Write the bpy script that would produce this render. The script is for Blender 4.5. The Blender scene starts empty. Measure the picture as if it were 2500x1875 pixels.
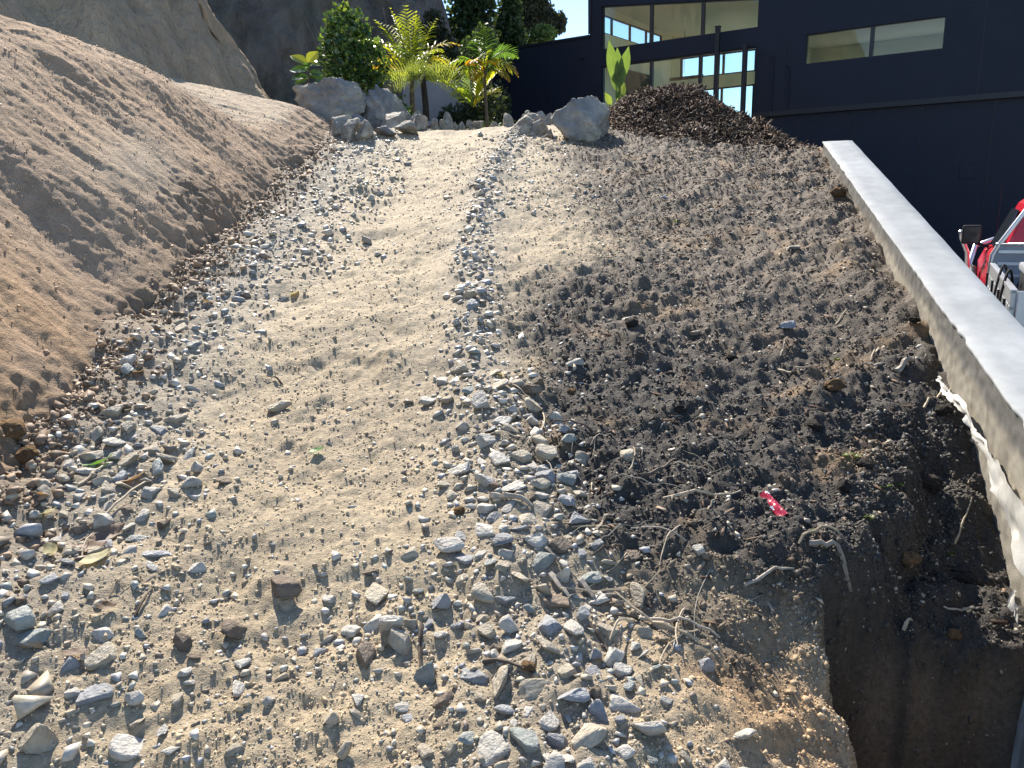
import bpy, bmesh, math, random
import numpy as np
from mathutils import Vector, Matrix, Euler
from mathutils.bvhtree import BVHTree

SC = bpy.context.scene
COL = SC.collection
RNG = np.random.default_rng(7)
random.seed(7)

# ------------------------------------------------------------------ camera
PITCH, ROLL, FPX = math.radians(13.5), math.radians(1.5), 1900.0
CAM = np.array([0.0, 0.0, 1.5])
_f = np.array([0, math.cos(PITCH), -math.sin(PITCH)])
_u0 = np.array([0, math.sin(PITCH), math.cos(PITCH)])
_r0 = np.array([1.0, 0, 0])
_r = math.cos(ROLL) * _r0 - math.sin(ROLL) * _u0
_u = math.cos(ROLL) * _u0 + math.sin(ROLL) * _r0
cam = bpy.data.cameras.new('camera')
cam.sensor_width = 36.0
cam.lens = 36.0 * FPX / 2500.0
cam.clip_start = 0.05
cam.clip_end = 2000
camo = bpy.data.objects.new('camera', cam)
COL.objects.link(camo)
m = Matrix.Identity(4)
for i in range(3):
    m[i][0], m[i][1], m[i][2], m[i][3] = _r[i], _u[i], -_f[i], CAM[i]
camo.matrix_world = m
SC.camera = camo

# ------------------------------------------------------------------ sky and sun
SUN_AZ, SUN_EL = math.radians(-17), math.radians(43)
SUN = Vector((math.sin(SUN_AZ) * math.cos(SUN_EL), math.cos(SUN_AZ) * math.cos(SUN_EL), math.sin(SUN_EL)))
W = bpy.data.worlds.new('World')
SC.world = W
W.use_nodes = True
wn = W.node_tree
bg = wn.nodes['Background']
sky = wn.nodes.new('ShaderNodeTexSky')
sky.sky_type = 'NISHITA'
sky.sun_disc = False
sky.sun_elevation = SUN_EL
sky.sun_rotation = SUN_AZ
sky.air_density = 1.0
sky.altitude = 1500
sky.dust_density = 0.0
sky.ozone_density = 2.5
wn.links.new(sky.outputs[0], bg.inputs[0])
bg.inputs[1].default_value = 0.125
sl = bpy.data.lights.new('sun', 'SUN')
sl.energy = 5.0
sl.angle = math.radians(0.55)
sl.color = (1.0, 0.93, 0.82)
so = bpy.data.objects.new('sun', sl)
so.rotation_euler = SUN.to_track_quat('Z', 'Y').to_euler()
so.location = (-6, 14, 16)
COL.objects.link(so)
SC.view_settings.view_transform = 'Standard'
SC.view_settings.look = 'None'
SC.view_settings.gamma = 1
SC.view_settings.use_curve_mapping = False
SC.view_settings.exposure = 1.08
SC.render.engine = 'CYCLES'
SC.cycles.use_denoising = True
SC.cycles.max_bounces = 8
SC.cycles.transparent_max_bounces = 12
SC.cycles.caustics_reflective = False
SC.cycles.caustics_refractive = False
SC.cycles.sample_clamp_indirect = 6

# ------------------------------------------------------------------ measuring helpers (survey of the place)
def ray(px, py):
    return _f + (px - 1250.0) / FPX * _r - (py - 937.5) / FPX * _u
def aty(px, py, Y):
    d = ray(px, py)
    return CAM + d * (Y / d[1])

# ------------------------------------------------------------------ noise
def _hash(ix, iy, seed):
    h = (ix.astype(np.int64) * 374761393 + iy.astype(np.int64) * 668265263 + seed * 1442695041) & 0xFFFFFFFF
    h = ((h ^ (h >> 13)) * 1274126177) & 0xFFFFFFFF
    h = h ^ (h >> 16)
    return (h & 0xFFFFFF) / float(0xFFFFFF) * 2 - 1
def vnoise(x, y, seed=0):
    x = np.asarray(x, float); y = np.asarray(y, float)
    x0 = np.floor(x); y0 = np.floor(y)
    fx = x - x0; fy = y - y0
    fx = fx * fx * fx * (fx * (fx * 6 - 15) + 10); fy = fy * fy * fy * (fy * (fy * 6 - 15) + 10)
    a = _hash(x0, y0, seed); b = _hash(x0 + 1, y0, seed); c = _hash(x0, y0 + 1, seed); d = _hash(x0 + 1, y0 + 1, seed)
    return (a * (1 - fx) + b * fx) * (1 - fy) + (c * (1 - fx) + d * fx) * fy
def fbm(x, y, scale, octv=4, seed=0, gain=0.5):
    x = np.asarray(x, float); y = np.asarray(y, float)
    s = 0; amp = 1; tot = 0; f = 1.0 / scale
    for o in range(octv):
        ca, sa = math.cos(o * 1.3 + seed), math.sin(o * 1.3 + seed)
        s = s + amp * vnoise((x * ca - y * sa) * f, (x * sa + y * ca) * f, seed * 31 + o)
        tot += amp; amp *= gain; f *= 2.03
    return s / tot
def sstep(a, b, x):
    t = np.clip((np.asarray(x, float) - a) / (b - a), 0, 1)
    return t * t * (3 - 2 * t)

# ------------------------------------------------------------------ object helpers
def link(o, parent=None):
    COL.objects.link(o)
    if parent is not None:
        o.parent = parent
    return o
def tag(o, label=None, cat=None, group=None, kind=None):
    if label: o['label'] = label
    if cat: o['category'] = cat
    if group: o['group'] = group
    if kind: o['kind'] = kind
    return o
def empty(name, loc=(0, 0, 0), rz=0.0, label=None, cat=None, group=None):
    o = bpy.data.objects.new(name, None)
    o.empty_display_size = 0.1
    o.location = loc; o.rotation_euler = (0, 0, rz)
    link(o)
    return tag(o, label, cat, group)
def np_mesh(name, V, F, mat=None, col=None, smooth=False):
    """V (n,3), F (m,k) all faces of one size k"""
    V = np.asarray(V, np.float32); F = np.asarray(F, np.int32)
    me = bpy.data.meshes.new(name)
    me.vertices.add(len(V)); me.vertices.foreach_set('co', V.ravel())
    k = F.shape[1]
    me.loops.add(F.size); me.loops.foreach_set('vertex_index', F.ravel())
    me.polygons.add(len(F))
    me.polygons.foreach_set('loop_start', np.arange(0, F.size, k, dtype=np.int32))
    me.polygons.foreach_set('loop_total', np.full(len(F), k, np.int32))
    if smooth:
        me.polygons.foreach_set('use_smooth', np.ones(len(F), bool))
    me.update(calc_edges=True)
    if col is not None:
        a = me.color_attributes.new('Col', 'FLOAT_COLOR', 'POINT')
        c4 = np.ones((len(V), 4), np.float32); c4[:, :3] = col
        a.data.foreach_set('color', c4.ravel())
    if mat is not None:
        me.materials.append(mat)
    return me
class MB:
    """collects polygons; build() links them as ONE mesh object"""
    def __init__(s): s.v = []; s.f = []; s.c = []
    def poly(s, pts, col=None):
        i = len(s.v); s.v += [tuple(p) for p in pts]; s.f.append(tuple(range(i, i + len(pts))))
        if col is not None: s.c += [col] * len(pts)
    def faces(s, V, F, col=None):
        i = len(s.v); s.v += [tuple(p) for p in V]; s.f += [tuple(i + k for k in q) for q in F]
        if col is not None: s.c += [col] * len(V)
    def box(s, a, b, col=None):
        x0, y0, z0 = a; x1, y1, z1 = b
        V = [(x0, y0, z0), (x1, y0, z0), (x1, y1, z0), (x0, y1, z0), (x0, y0, z1), (x1, y0, z1), (x1, y1, z1), (x0, y1, z1)]
        s.faces(V, [(0, 3, 2, 1), (4, 5, 6, 7), (0, 1, 5, 4), (1, 2, 6, 5), (2, 3, 7, 6), (3, 0, 4, 7)], col)
    def prism(s, pts, ext, col=None):
        """closed prism: polygon pts (3-D) swept by vector ext"""
        n = len(pts); P = [Vector(p) for p in pts]; Q = [p + Vector(ext) for p in P]
        s.faces(P + Q, [tuple(range(n - 1, -1, -1)), tuple(range(n, 2 * n))] + [(k, (k + 1) % n, n + (k + 1) % n, n + k) for k in range(n)], col)
    def tube(s, pts, rad, n=6, col=None, cap=True):
        P = [Vector(p) for p in pts]
        R = rad if hasattr(rad, '__len__') else [rad] * len(P)
        V = []; ref = None
        for i, p in enumerate(P):
            t = (P[min(i + 1, len(P) - 1)] - P[max(i - 1, 0)])
            t = t.normalized() if t.length > 1e-9 else Vector((0, 0, 1))
            if ref is None:
                ref = t.orthogonal().normalized()
            ref = (ref - t * ref.dot(t)).normalized()
            b = t.cross(ref)
            for k in range(n):
                a = 2 * math.pi * k / n
                V.append(p + (ref * math.cos(a) + b * math.sin(a)) * R[i])
        F = []
        for i in range(len(P) - 1):
            for k in range(n):
                F.append((i * n + k, i * n + (k + 1) % n, (i + 1) * n + (k + 1) % n, (i + 1) * n + k))
        if cap:
            F.append(tuple(range(n - 1, -1, -1))); F.append(tuple(range((len(P) - 1) * n, len(P) * n)))
        s.faces(V, F, col)
    def build(s, name, mat, parent=None, smooth=False, bevel=0, loc=None, rz=None):
        me = bpy.data.meshes.new(name)
        me.from_pydata([tuple(v) for v in s.v], [], s.f)
        if s.c and len(s.c) == len(s.v):
            a = me.color_attributes.new('Col', 'FLOAT_COLOR', 'POINT')
            a.data.foreach_set('color', np.array([(c[0], c[1], c[2], 1) for c in s.c], np.float32).ravel())
        if bevel:
            bm = bmesh.new(); bm.from_mesh(me)
            bmesh.ops.remove_doubles(bm, verts=bm.verts, dist=1e-5)
            ed = [e for e in bm.edges if len(e.link_faces) == 2 and e.calc_face_angle(0) > 0.5]
            bmesh.ops.bevel(bm, geom=ed, offset=bevel, segments=2, profile=0.6, affect='EDGES', clamp_overlap=True)
            bm.to_mesh(me); bm.free()
        if smooth:
            me.polygons.foreach_set('use_smooth', np.ones(len(me.polygons), bool))
        me.update()
        if mat: me.materials.append(mat)
        o = bpy.data.objects.new(name, me)
        if loc is not None: o.location = loc
        if rz is not None: o.rotation_euler = (0, 0, rz)
        return link(o, parent)

# ------------------------------------------------------------------ materials
def M(name, col=(0.5, 0.5, 0.5), attr=False, var=0.25, vscale=8.0, rough=0.85, spec=0.3, bump=0.0, bscale=40.0, bdist=0.01,
      orand=0.0, transl=0.0, tcol=None, metal=0.0, col2=None, c2scale=3.0, stretch=None, bump2=0.0, b2scale=8.0, b2dist=0.05, backf=False):
    mt = bpy.data.materials.new(name); mt.use_nodes = True
    nt = mt.node_tree; N = nt.nodes; L = nt.links
    P = N['Principled BSDF']
    P.inputs['Roughness'].default_value = rough
    P.inputs['Specular IOR Level'].default_value = spec
    P.inputs['Metallic'].default_value = metal
    tc = N.new('ShaderNodeTexCoord')
    vec = tc.outputs['Object']
    if stretch:
        mp = N.new('ShaderNodeMapping'); mp.inputs['Scale'].default_value = stretch[0]; mp.inputs['Rotation'].default_value = stretch[1]
        L.new(vec, mp.inputs['Vector']); vec = mp.outputs['Vector']
    if attr:
        at = N.new('ShaderNodeAttribute'); at.attribute_name = 'Col'; c = at.outputs['Color']
    else:
        rgb = N.new('ShaderNodeRGB'); rgb.outputs[0].default_value = (*col, 1); c = rgb.outputs[0]
    if col2:
        n2 = N.new('ShaderNodeTexNoise'); n2.inputs['Scale'].default_value = c2scale; n2.inputs['Detail'].default_value = 5
        L.new(vec, n2.inputs['Vector'])
        mr = N.new('ShaderNodeMapRange'); mr.inputs[1].default_value = 0.42; mr.inputs[2].default_value = 0.62
        L.new(n2.outputs['Fac'], mr.inputs[0])
        mx = N.new('ShaderNodeMix'); mx.data_type = 'RGBA'
        L.new(mr.outputs[0], mx.inputs['Factor']); L.new(c, mx.inputs['A']); mx.inputs['B'].default_value = (*col2, 1)
        c = mx.outputs['Result']
    if var:
        nz = N.new('ShaderNodeTexNoise'); nz.inputs['Scale'].default_value = vscale; nz.inputs['Detail'].default_value = 7; nz.inputs['Roughness'].default_value = 0.65
        L.new(vec, nz.inputs['Vector'])
        mr = N.new('ShaderNodeMapRange'); mr.inputs[1].default_value = 0.3; mr.inputs[2].default_value = 0.7
        mr.inputs[3].default_value = 1 - var; mr.inputs[4].default_value = 1 + var
        L.new(nz.outputs['Fac'], mr.inputs[0])
        vm = N.new('ShaderNodeVectorMath'); vm.operation = 'SCALE'
        L.new(c, vm.inputs[0]); L.new(mr.outputs[0], vm.inputs['Scale']); c = vm.outputs[0]
    if orand:
        oi = N.new('ShaderNodeObjectInfo')
        mr = N.new('ShaderNodeMapRange'); mr.inputs[3].default_value = 1 - orand; mr.inputs[4].default_value = 1 + orand
        L.new(oi.outputs['Random'], mr.inputs[0])
        vm = N.new('ShaderNodeVectorMath'); vm.operation = 'SCALE'
        L.new(c, vm.inputs[0]); L.new(mr.outputs[0], vm.inputs['Scale']); c = vm.outputs[0]
    L.new(c, P.inputs['Base Color'])
    nrm = None
    for b, s, d in ((bump2, b2scale, b2dist), (bump, bscale, bdist)):
        if b:
            nb = N.new('ShaderNodeTexNoise'); nb.inputs['Scale'].default_value = s; nb.inputs['Detail'].default_value = 6; nb.inputs['Roughness'].default_value = 0.6
            L.new(vec, nb.inputs['Vector'])
            bp = N.new('ShaderNodeBump'); bp.inputs['Strength'].default_value = b; bp.inputs['Distance'].default_value = d
            L.new(nb.outputs['Fac'], bp.inputs['Height'])
            if nrm: L.new(nrm, bp.inputs['Normal'])
            nrm = bp.outputs['Normal']
    if nrm: L.new(nrm, P.inputs['Normal'])
    if transl:
        tb = N.new('ShaderNodeBsdfTranslucent')
        if tcol:
            tb.inputs['Color'].default_value = (*tcol, 1)
        else:
            vm = N.new('ShaderNodeVectorMath'); vm.operation = 'MULTIPLY'; vm.inputs[1].default_value = (1.9, 1.75, 0.7)
            L.new(c, vm.inputs[0]); L.new(vm.outputs[0], tb.inputs['Color'])
        ms = N.new('ShaderNodeMixShader'); ms.inputs[0].default_value = transl
        L.new(P.outputs[0], ms.inputs[1]); L.new(tb.outputs[0], ms.inputs[2])
        L.new(ms.outputs[0], N['Material Output'].inputs['Surface'])
    return mt
def glass_mat(name, tint):
    mt = bpy.data.materials.new(name); mt.use_nodes = True
    N = mt.node_tree.nodes; L = mt.node_tree.links
    N.remove(N['Principled BSDF'])
    t = N.new('ShaderNodeBsdfTransparent'); t.inputs[0].default_value = (*tint, 1)
    g = N.new('ShaderNodeBsdfGlossy'); g.inputs['Roughness'].default_value = 0.02
    fr = N.new('ShaderNodeFresnel'); fr.inputs['IOR'].default_value = 1.45
    ge = N.new('ShaderNodeNewGeometry'); mr = N.new('ShaderNodeMapRange'); mr.inputs[3].default_value = 1.45; mr.inputs[4].default_value = 1 / 1.45
    L.new(ge.outputs['Backfacing'], mr.inputs[0]); L.new(mr.outputs[0], fr.inputs['IOR'])          # same reflectance on both faces of the thin pane
    mx = N.new('ShaderNodeMixShader')
    L.new(fr.outputs[0], mx.inputs[0]); L.new(t.outputs[0], mx.inputs[1]); L.new(g.outputs[0], mx.inputs[2])
    L.new(mx.outputs[0], N['Material Output'].inputs['Surface'])
    return mt
MT = dict(
    soil=M('soil', attr=True, var=0.38, vscale=55, rough=0.8, spec=0.35, bump=0.9, bscale=230, bdist=0.006, bump2=0.7, b2scale=60, b2dist=0.012),
    crumb=M('soil_crumb', attr=True, var=0.2, vscale=90, rough=0.7, spec=0.4),
    gravel=M('gravel', attr=True, var=0.22, vscale=60, rough=0.55, spec=0.5, bump=0.4, bscale=160, bdist=0.002),
    bank=M('bank_earth', attr=True, var=0.22, vscale=14, rough=0.9, spec=0.2, bump=1.0, bscale=110, bdist=0.012, bump2=0.7, b2scale=38, b2dist=0.025,
           stretch=((1.0, 1.0, 0.6), (0.5, 0, 0))),
    cliff=M('cliff_earth', attr=True, var=0.2, vscale=3.0, rough=0.92, spec=0.15, bump=0.7, bscale=12, bdist=0.05, bump2=0.8, b2scale=3.0, b2dist=0.14,
            stretch=((1.6, 1.6, 0.28), (0.35, 0.0, 0))),
    hill=M('hill_scrub', attr=True, var=0.5, vscale=1.3, rough=0.95, spec=0.1, bump=1.0, bscale=5, bdist=0.3, stretch=((1.5, 1.5, 0.5), (0.3, 0.2, 0))),
    boulder=M('boulder_limestone', (0.25, 0.235, 0.215), var=0.4, vscale=3.2, rough=0.8, spec=0.35, bump=0.8, bscale=9, bdist=0.05, bump2=0.6, b2scale=2.6, b2dist=0.12, col2=(0.36, 0.31, 0.235), c2scale=1.6, orand=0.08),
    rock=M('rock_limestone', (0.30, 0.275, 0.235), var=0.35, vscale=2.6, rough=0.8, spec=0.35, bump=0.7, bscale=7, bdist=0.05, col2=(0.40, 0.355, 0.28), c2scale=1.3, orand=0.14),
    slate=M('rock_dark', (0.2, 0.2, 0.21), var=0.3, vscale=2.6, rough=0.75, spec=0.35, bump=0.7, bscale=7, bdist=0.05, orand=0.1),
    concrete=M('concrete_cap', (0.285, 0.295, 0.297), col2=(0.34, 0.35, 0.35), c2scale=1.2, var=0.14, vscale=9, rough=0.75, spec=0.3, bump=0.25, bscale=320, bdist=0.002),
    render_face=M('rendered_face', (0.42, 0.37, 0.29), var=0.28, vscale=3.0, rough=0.9, spec=0.2, bump=0.7, bscale=120, bdist=0.004, bump2=0.5, b2scale=14, b2dist=0.01, col2=(0.35, 0.33, 0.29), c2scale=2.2),
    cladding=M('dark_cladding', (0.010, 0.014, 0.026), var=0.12, vscale=2.0, rough=0.55, spec=0.3, bump=0.2, bscale=30, bdist=0.004),
    black=M('black_metal', (0.012, 0.014, 0.02), var=0.05, rough=0.4, spec=0.4),
    frame=M('window_frame', (0.012, 0.014, 0.02), var=0.0, rough=0.35, spec=0.5),
    plaster=M('interior_plaster', (0.86, 0.85, 0.72), var=0.04, vscale=1.0, rough=0.9),
    floor=M('interior_floor', (0.82, 0.76, 0.62), var=0.1, rough=0.5),
    darkpanel=M('interior_dark', (0.07, 0.07, 0.07), var=0.1, rough=0.7),
    driveway=M('driveway_concrete', (0.2, 0.2, 0.195), var=0.15, vscale=2, rough=0.9, bump=0.2, bscale=80),
    farland=M('far_land', (0.10, 0.12, 0.06), var=0.4, vscale=0.05, rough=1.0),
    mulch=M('mulch_chip', attr=True, var=0.25, vscale=40, rough=0.75, spec=0.25),
    mulchbody=M('mulch_body', (0.035, 0.026, 0.02), var=0.5, vscale=25, rough=0.9, bump=1.0, bscale=30, bdist=0.03),
    twig=M('dry_twig', (0.36, 0.29, 0.20), var=0.3, vscale=30, rough=0.7, orand=0.35),
    greytwig=M('weathered_stick', (0.27, 0.235, 0.19), var=0.35, vscale=30, rough=0.75, orand=0.3),
    darktwig=M('dark_stick', (0.08, 0.06, 0.045), var=0.35, vscale=30, rough=0.8, orand=0.3),
    deadleaf=M('dead_leaf', (0.17, 0.12, 0.085), var=0.3, vscale=25, rough=0.6, orand=0.35, transl=0.25, tcol=(0.45, 0.27, 0.1)),
    paleleaf=M('pale_leaf', (0.45, 0.40, 0.22), var=0.2, vscale=25, rough=0.6, transl=0.3, tcol=(0.6, 0.5, 0.2)),
    greenleaf=M('fresh_leaf', (0.10, 0.22, 0.06), var=0.2, vscale=20, rough=0.5, transl=0.35),
    clod=M('clay_clod', (0.37, 0.225, 0.11), var=0.35, vscale=6, rough=0.95, bump=1.0, bscale=9, bdist=0.15, orand=0.15),
    darkclod=M('soil_clod', (0.075, 0.06, 0.047), var=0.35, vscale=6, rough=0.85, bump=1.0, bscale=9, bdist=0.15, orand=0.25),
    red=M('red_wrapper', (0.42, 0.02, 0.05), var=0.1, rough=0.3, spec=0.6),
    whitefoil=M('white_foil', (0.75, 0.76, 0.78), var=0.05, rough=0.35, spec=0.5),
    sheet=M('white_sheet', (0.60, 0.58, 0.53), var=0.3, vscale=14, rough=0.55, spec=0.3, transl=0.2, tcol=(0.7, 0.7, 0.66)),
    geotex=M('geotextile', (0.13, 0.12, 0.10), var=0.3, vscale=12, rough=0.95),
)
ST = dict(
    pale=M('stone_pale', (0.44, 0.41, 0.355), var=0.3, vscale=1.6, rough=0.6, spec=0.45, bump=0.5, bscale=5, bdist=0.06, orand=0.15),
    blue=M('stone_bluegrey', (0.27, 0.272, 0.275), var=0.3, vscale=1.6, rough=0.55, spec=0.5, bump=0.5, bscale=5, bdist=0.06, orand=0.2),
    tan=M('stone_tan', (0.40, 0.345, 0.26), var=0.3, vscale=1.6, rough=0.65, spec=0.4, bump=0.5, bscale=5, bdist=0.06, orand=0.18),
    green=M('stone_greengrey', (0.265, 0.28, 0.255), var=0.3, vscale=1.6, rough=0.55, spec=0.5, bump=0.5, bscale=5, bdist=0.06, orand=0.2),
    brown=M('stone_brown', (0.22, 0.17, 0.125), var=0.35, vscale=1.6, rough=0.75, spec=0.3, bump=0.6, bscale=5, bdist=0.06, orand=0.15),
)
SCOL = dict(pale=(0.44, 0.41, 0.355), blue=(0.27, 0.272, 0.275), tan=(0.40, 0.345, 0.26), green=(0.265, 0.28, 0.255), brown=(0.22, 0.17, 0.125))

# ------------------------------------------------------------------ terrain functions (world metres)
SLOPE = 0.245
ZD = -0.42                                  # driveway level
def plane(y):
    y = np.asarray(y, float)
    a, b, s2 = 8.7, 10.4, 0.03
    t = np.clip((y - a) / (b - a), 0, 1)
    # slope eases from SLOPE to s2 between a and b
    mid = SLOPE * (y.clip(None, a)) + (b - a) * (SLOPE * t + (s2 - SLOPE) * t * t / 2) + s2 * np.clip(y - b, 0, None)
    return mid
def wall_x(y):
    return 2.76 + 0.25 * (np.asarray(y, float) - 7.05)
def base_x(y):
    y = np.asarray(y, float)
    return -1.83 + 0.025 * np.sin(y * 1.7) + 0.24 * sstep(4.6, 1.4, y) + 0.07 * fbm(y, y * 0 + 3.3, 0.5, 3, 4)
def row_c(y):
    return np.interp(y, [0.8, 1.46, 1.97, 2.6, 3.24, 3.93, 4.78, 6.56, 8.31, 10], [0.05, 0.06, 0.02, -0.09, -0.15, -0.17, -0.22, -0.16, 0.05, 0.3])
def row_l(y):
    return np.interp(y, [0.8, 1.4, 2.25, 2.72, 3.32, 4.45, 6.87, 8.1, 10], [-1.25, -1.3, -1.40, -1.47, -1.5, -1.5, -1.58, -1.5, -1.2])
def dark_edge(y):
    return np.interp(y, [0.8, 1.4, 1.74, 2.15, 2.9, 3.8, 4.5, 5.2, 6.5, 8.0, 9.0, 12], [0.62, 0.52, 0.30, 0.12, 0.03, -0.02, 0.28, 0.45, 0.35, 0.6, 0.95, 1.2])
def dark_mask(x, y):
    n = 0.16 * fbm(x, y, 0.5, 4, 11) + 0.05 * fbm(x, y, 0.12, 3, 12)
    d = sstep(-0.10 - 0.03 * y, 0.14 + 0.03 * y, x - dark_edge(y) + n * (1 + 0.1 * y))
    # sandy patch on the right of the windrow
    d = d * (1 - 0.85 * np.exp(-(((x - 0.42) / 0.33) ** 2 + ((y - 4.95) / 0.34) ** 2)))
    # raw clay flank near the camera
    d = d * sstep(1.55, 2.0, y + 0.25 * (x - 0.6) + 0.25 * fbm(x, y, 0.25, 3, 13))
    return d
_EY = [0.6, 1.55, 1.70, 1.82, 1.93, 2.00, 2.10, 2.20, 2.26, 2.32, 2.55, 2.8, 2.95]
_EX = [0.80, 0.79, 0.78, 0.78, 0.80, 0.92, 1.02, 1.08, 1.18, 1.24, 1.31, 1.42, 1.85]
def trench_edge(y):
    return np.interp(y, _EY, _EX)
def trench(x, y):
    nz = fbm(x, y, 0.14, 3, 21)
    e = trench_edge(y) + 0.06 * nz + 0.03 * fbm(x, y, 0.05, 2, 24)
    dep = np.interp(y, [0.8, 1.6, 1.9, 2.3, 2.6, 2.85], [0.30, 0.28, 0.25, 0.21, 0.12, 0.0])
    wide = np.interp(y, [0.8, 1.6, 1.95, 2.3], [0.24, 0.22, 0.16, 0.12])
    t = np.clip((x - e) / wide, 0, 1)
    s = t * t * (3 - 2 * t) * 0.6 + 0.4 * t
    # second drop: deep hole in front of the bench
    yb = 2.02 - 0.10 * (x - 0.9) + 0.05 * fbm(x, y, 0.12, 3, 23)
    deep = sstep(0.0, 0.12, yb - y)
    d = s * (dep + 0.75 * deep)
    # crumbling lumps on the cut faces
    face = np.clip(4 * s * (1 - s), 0, 1) + deep * s * 0.5
    d = d + face * (0.05 * np.abs(fbm(x, y, 0.11, 3, 25)) + 0.025 * fbm(x, y, 0.04, 2, 26)) * np.clip(dep * 6, 0, 1)
    d = d + 0.20 * sstep(2.05, 1.5, y) * sstep(0.36, 0.80, x + 0.06 * nz)
    return d
def ground(x, y, fine=True):
    x = np.asarray(x, float); y = np.asarray(y, float)
    z = plane(y)
    D = dark_mask(x, y)
    near = sstep(12, 8, y)
    z = z + near * (0.045 * np.exp(-((x - row_c(y) - 0.03 * fbm(x, y, 0.4, 2, 2)) / 0.17) ** 2) + 0.04 * np.exp(-((x - row_l(y)) / 0.2) ** 2)
                    - 0.03 * np.exp(-((x - 0.5 * (row_c(y) + row_l(y))) / 0.33) ** 2))
    z = z + near * (0.035 * fbm(x, y, 0.9, 3, 5) + 0.034 * fbm(x, y, 0.24, 3, 6))
    z = z + near * D * (0.04 * fbm(x, y, 0.35, 3, 8) + 0.045 * np.abs(fbm(x, y, 0.16, 3, 7)) * sstep(5.5, 3.5, y) + 0.012 * np.abs(fbm(x, y, 0.06, 2, 17)))
    # soil banked up against the retaining wall, uneven
    z = z + near * 0.07 * sstep(0.5, 0.05, wall_x(y) - x) * sstep(2.9, 3.4, y) * (1 + fbm(x, y, 0.3, 3, 9))
    z = z - 0.05 * sstep(4.2, 3.0, y) * sstep(0.7, 1.6, x)
    # spur of the bank foot
    z = z + near * 0.10 * sstep(0.28, -0.02, x - base_x(y)) * (0.7 + 0.5 * fbm(x, y, 0.25, 3, 10))
    z = z - trench(x, y)
    if fine:
        z = z + near * (0.016 * fbm(x, y, 0.075, 3, 14) + 0.009 * fbm(x, y, 0.032, 2, 15)) * (0.75 + 0.9 * D + 0.5 * fbm(x, y, 0.5, 2, 16))
    # drop to the driveway behind the wall / past its far end
    edge = np.where(y < 7.1, wall_x(y) + 0.05, np.interp(y, [7.1, 8.5, 10.0, 17.6, 30], [2.82, 2.55, 2.45, 4.5, 8.0]))
    wid = np.where(y < 7.1, 0.14, 0.14 + (y - 7.1) * 1.2).clip(0.14, 1.2)
    k = sstep(0, 1, (x - edge) / wid)
    z = z * (1 - k) + (ZD - 0.12) * k
    return z
def gh(x, y):
    return float(ground(np.array([x]), np.array([y]))[0])
def gpx(px, py, ymax=11.0):
    """where the line of sight of a surveyed point meets the ground"""
    d = ray(px, py); ts = np.arange(1.0, ymax, 0.01)
    P = CAM[None] + d[None] * ts[:, None]
    dz = P[:, 2] - ground(P[:, 0], P[:, 1], False)
    w = np.nonzero(dz < 0)[0]
    if len(w) == 0: return None
    return P[w[0]]

TAN = np.array([0.42, 0.335, 0.218]); TAN2 = np.array([0.345, 0.272, 0.178]); CLAY = np.array([0.40, 0.255, 0.13])
DARK = np.array([0.052, 0.044, 0.036]); MIDB = np.array([0.150, 0.118, 0.086]); GREY = np.array([0.27, 0.235, 0.185])
def ground_col(x, y):
    D = dark_mask(x, y)[:, None]
    n = fbm(x, y, 0.6, 4, 41)[:, None]; n2 = fbm(x, y, 0.16, 4, 42)[:, None]
    c = TAN * (0.5 + 0.5 * n + 0.5) + TAN2 * (0.5 - 0.5 * n - 0.5)
    c = TAN + (TAN2 - TAN) * np.clip(0.5 + 0.9 * n + 0.4 * n2, 0, 1)
    gr = (np.exp(-((x - row_l(y)) / 0.26) ** 2) + 0.7 * np.exp(-((x - row_c(y)) / 0.2) ** 2))[:, None]
    c = c + (GREY - c) * np.clip(gr, 0, 1) * 0.75
    cl = np.clip(sstep(2.0, 1.6, y) * sstep(0.25, 0.5, x) * (0.75 + fbm(x, y, 0.2, 3, 44)), 0, 1)[:, None]
    c = c + (CLAY - c) * cl * 0.8
    far = sstep(2.9, 4.7, y + 0.5 * fbm(x, y, 0.7, 3, 43))[:, None]
    dk = DARK + (MIDB - DARK) * np.clip(far * (0.85 + 0.35 * n) + 0.22 * np.clip(n2, 0, 1), 0, 1)
    rust = np.clip(fbm(x, y, 0.22, 4, 45) - 0.28, 0, 1)[:, None] * 1.3
    dk = dk + (CLAY * 0.7 - dk) * rust
    c = c + (dk - c) * D
    # bank foot is brown earth
    b = sstep(0.36, 0.0, x - base_x(y) + 0.16 * n[:, 0] + 0.12 * n2[:, 0])[:, None]
    c = c + (np.array([0.185, 0.135, 0.09]) - c) * b * 0.85
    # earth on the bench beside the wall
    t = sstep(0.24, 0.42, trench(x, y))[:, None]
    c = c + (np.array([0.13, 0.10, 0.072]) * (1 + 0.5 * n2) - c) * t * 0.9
    return c

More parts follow.
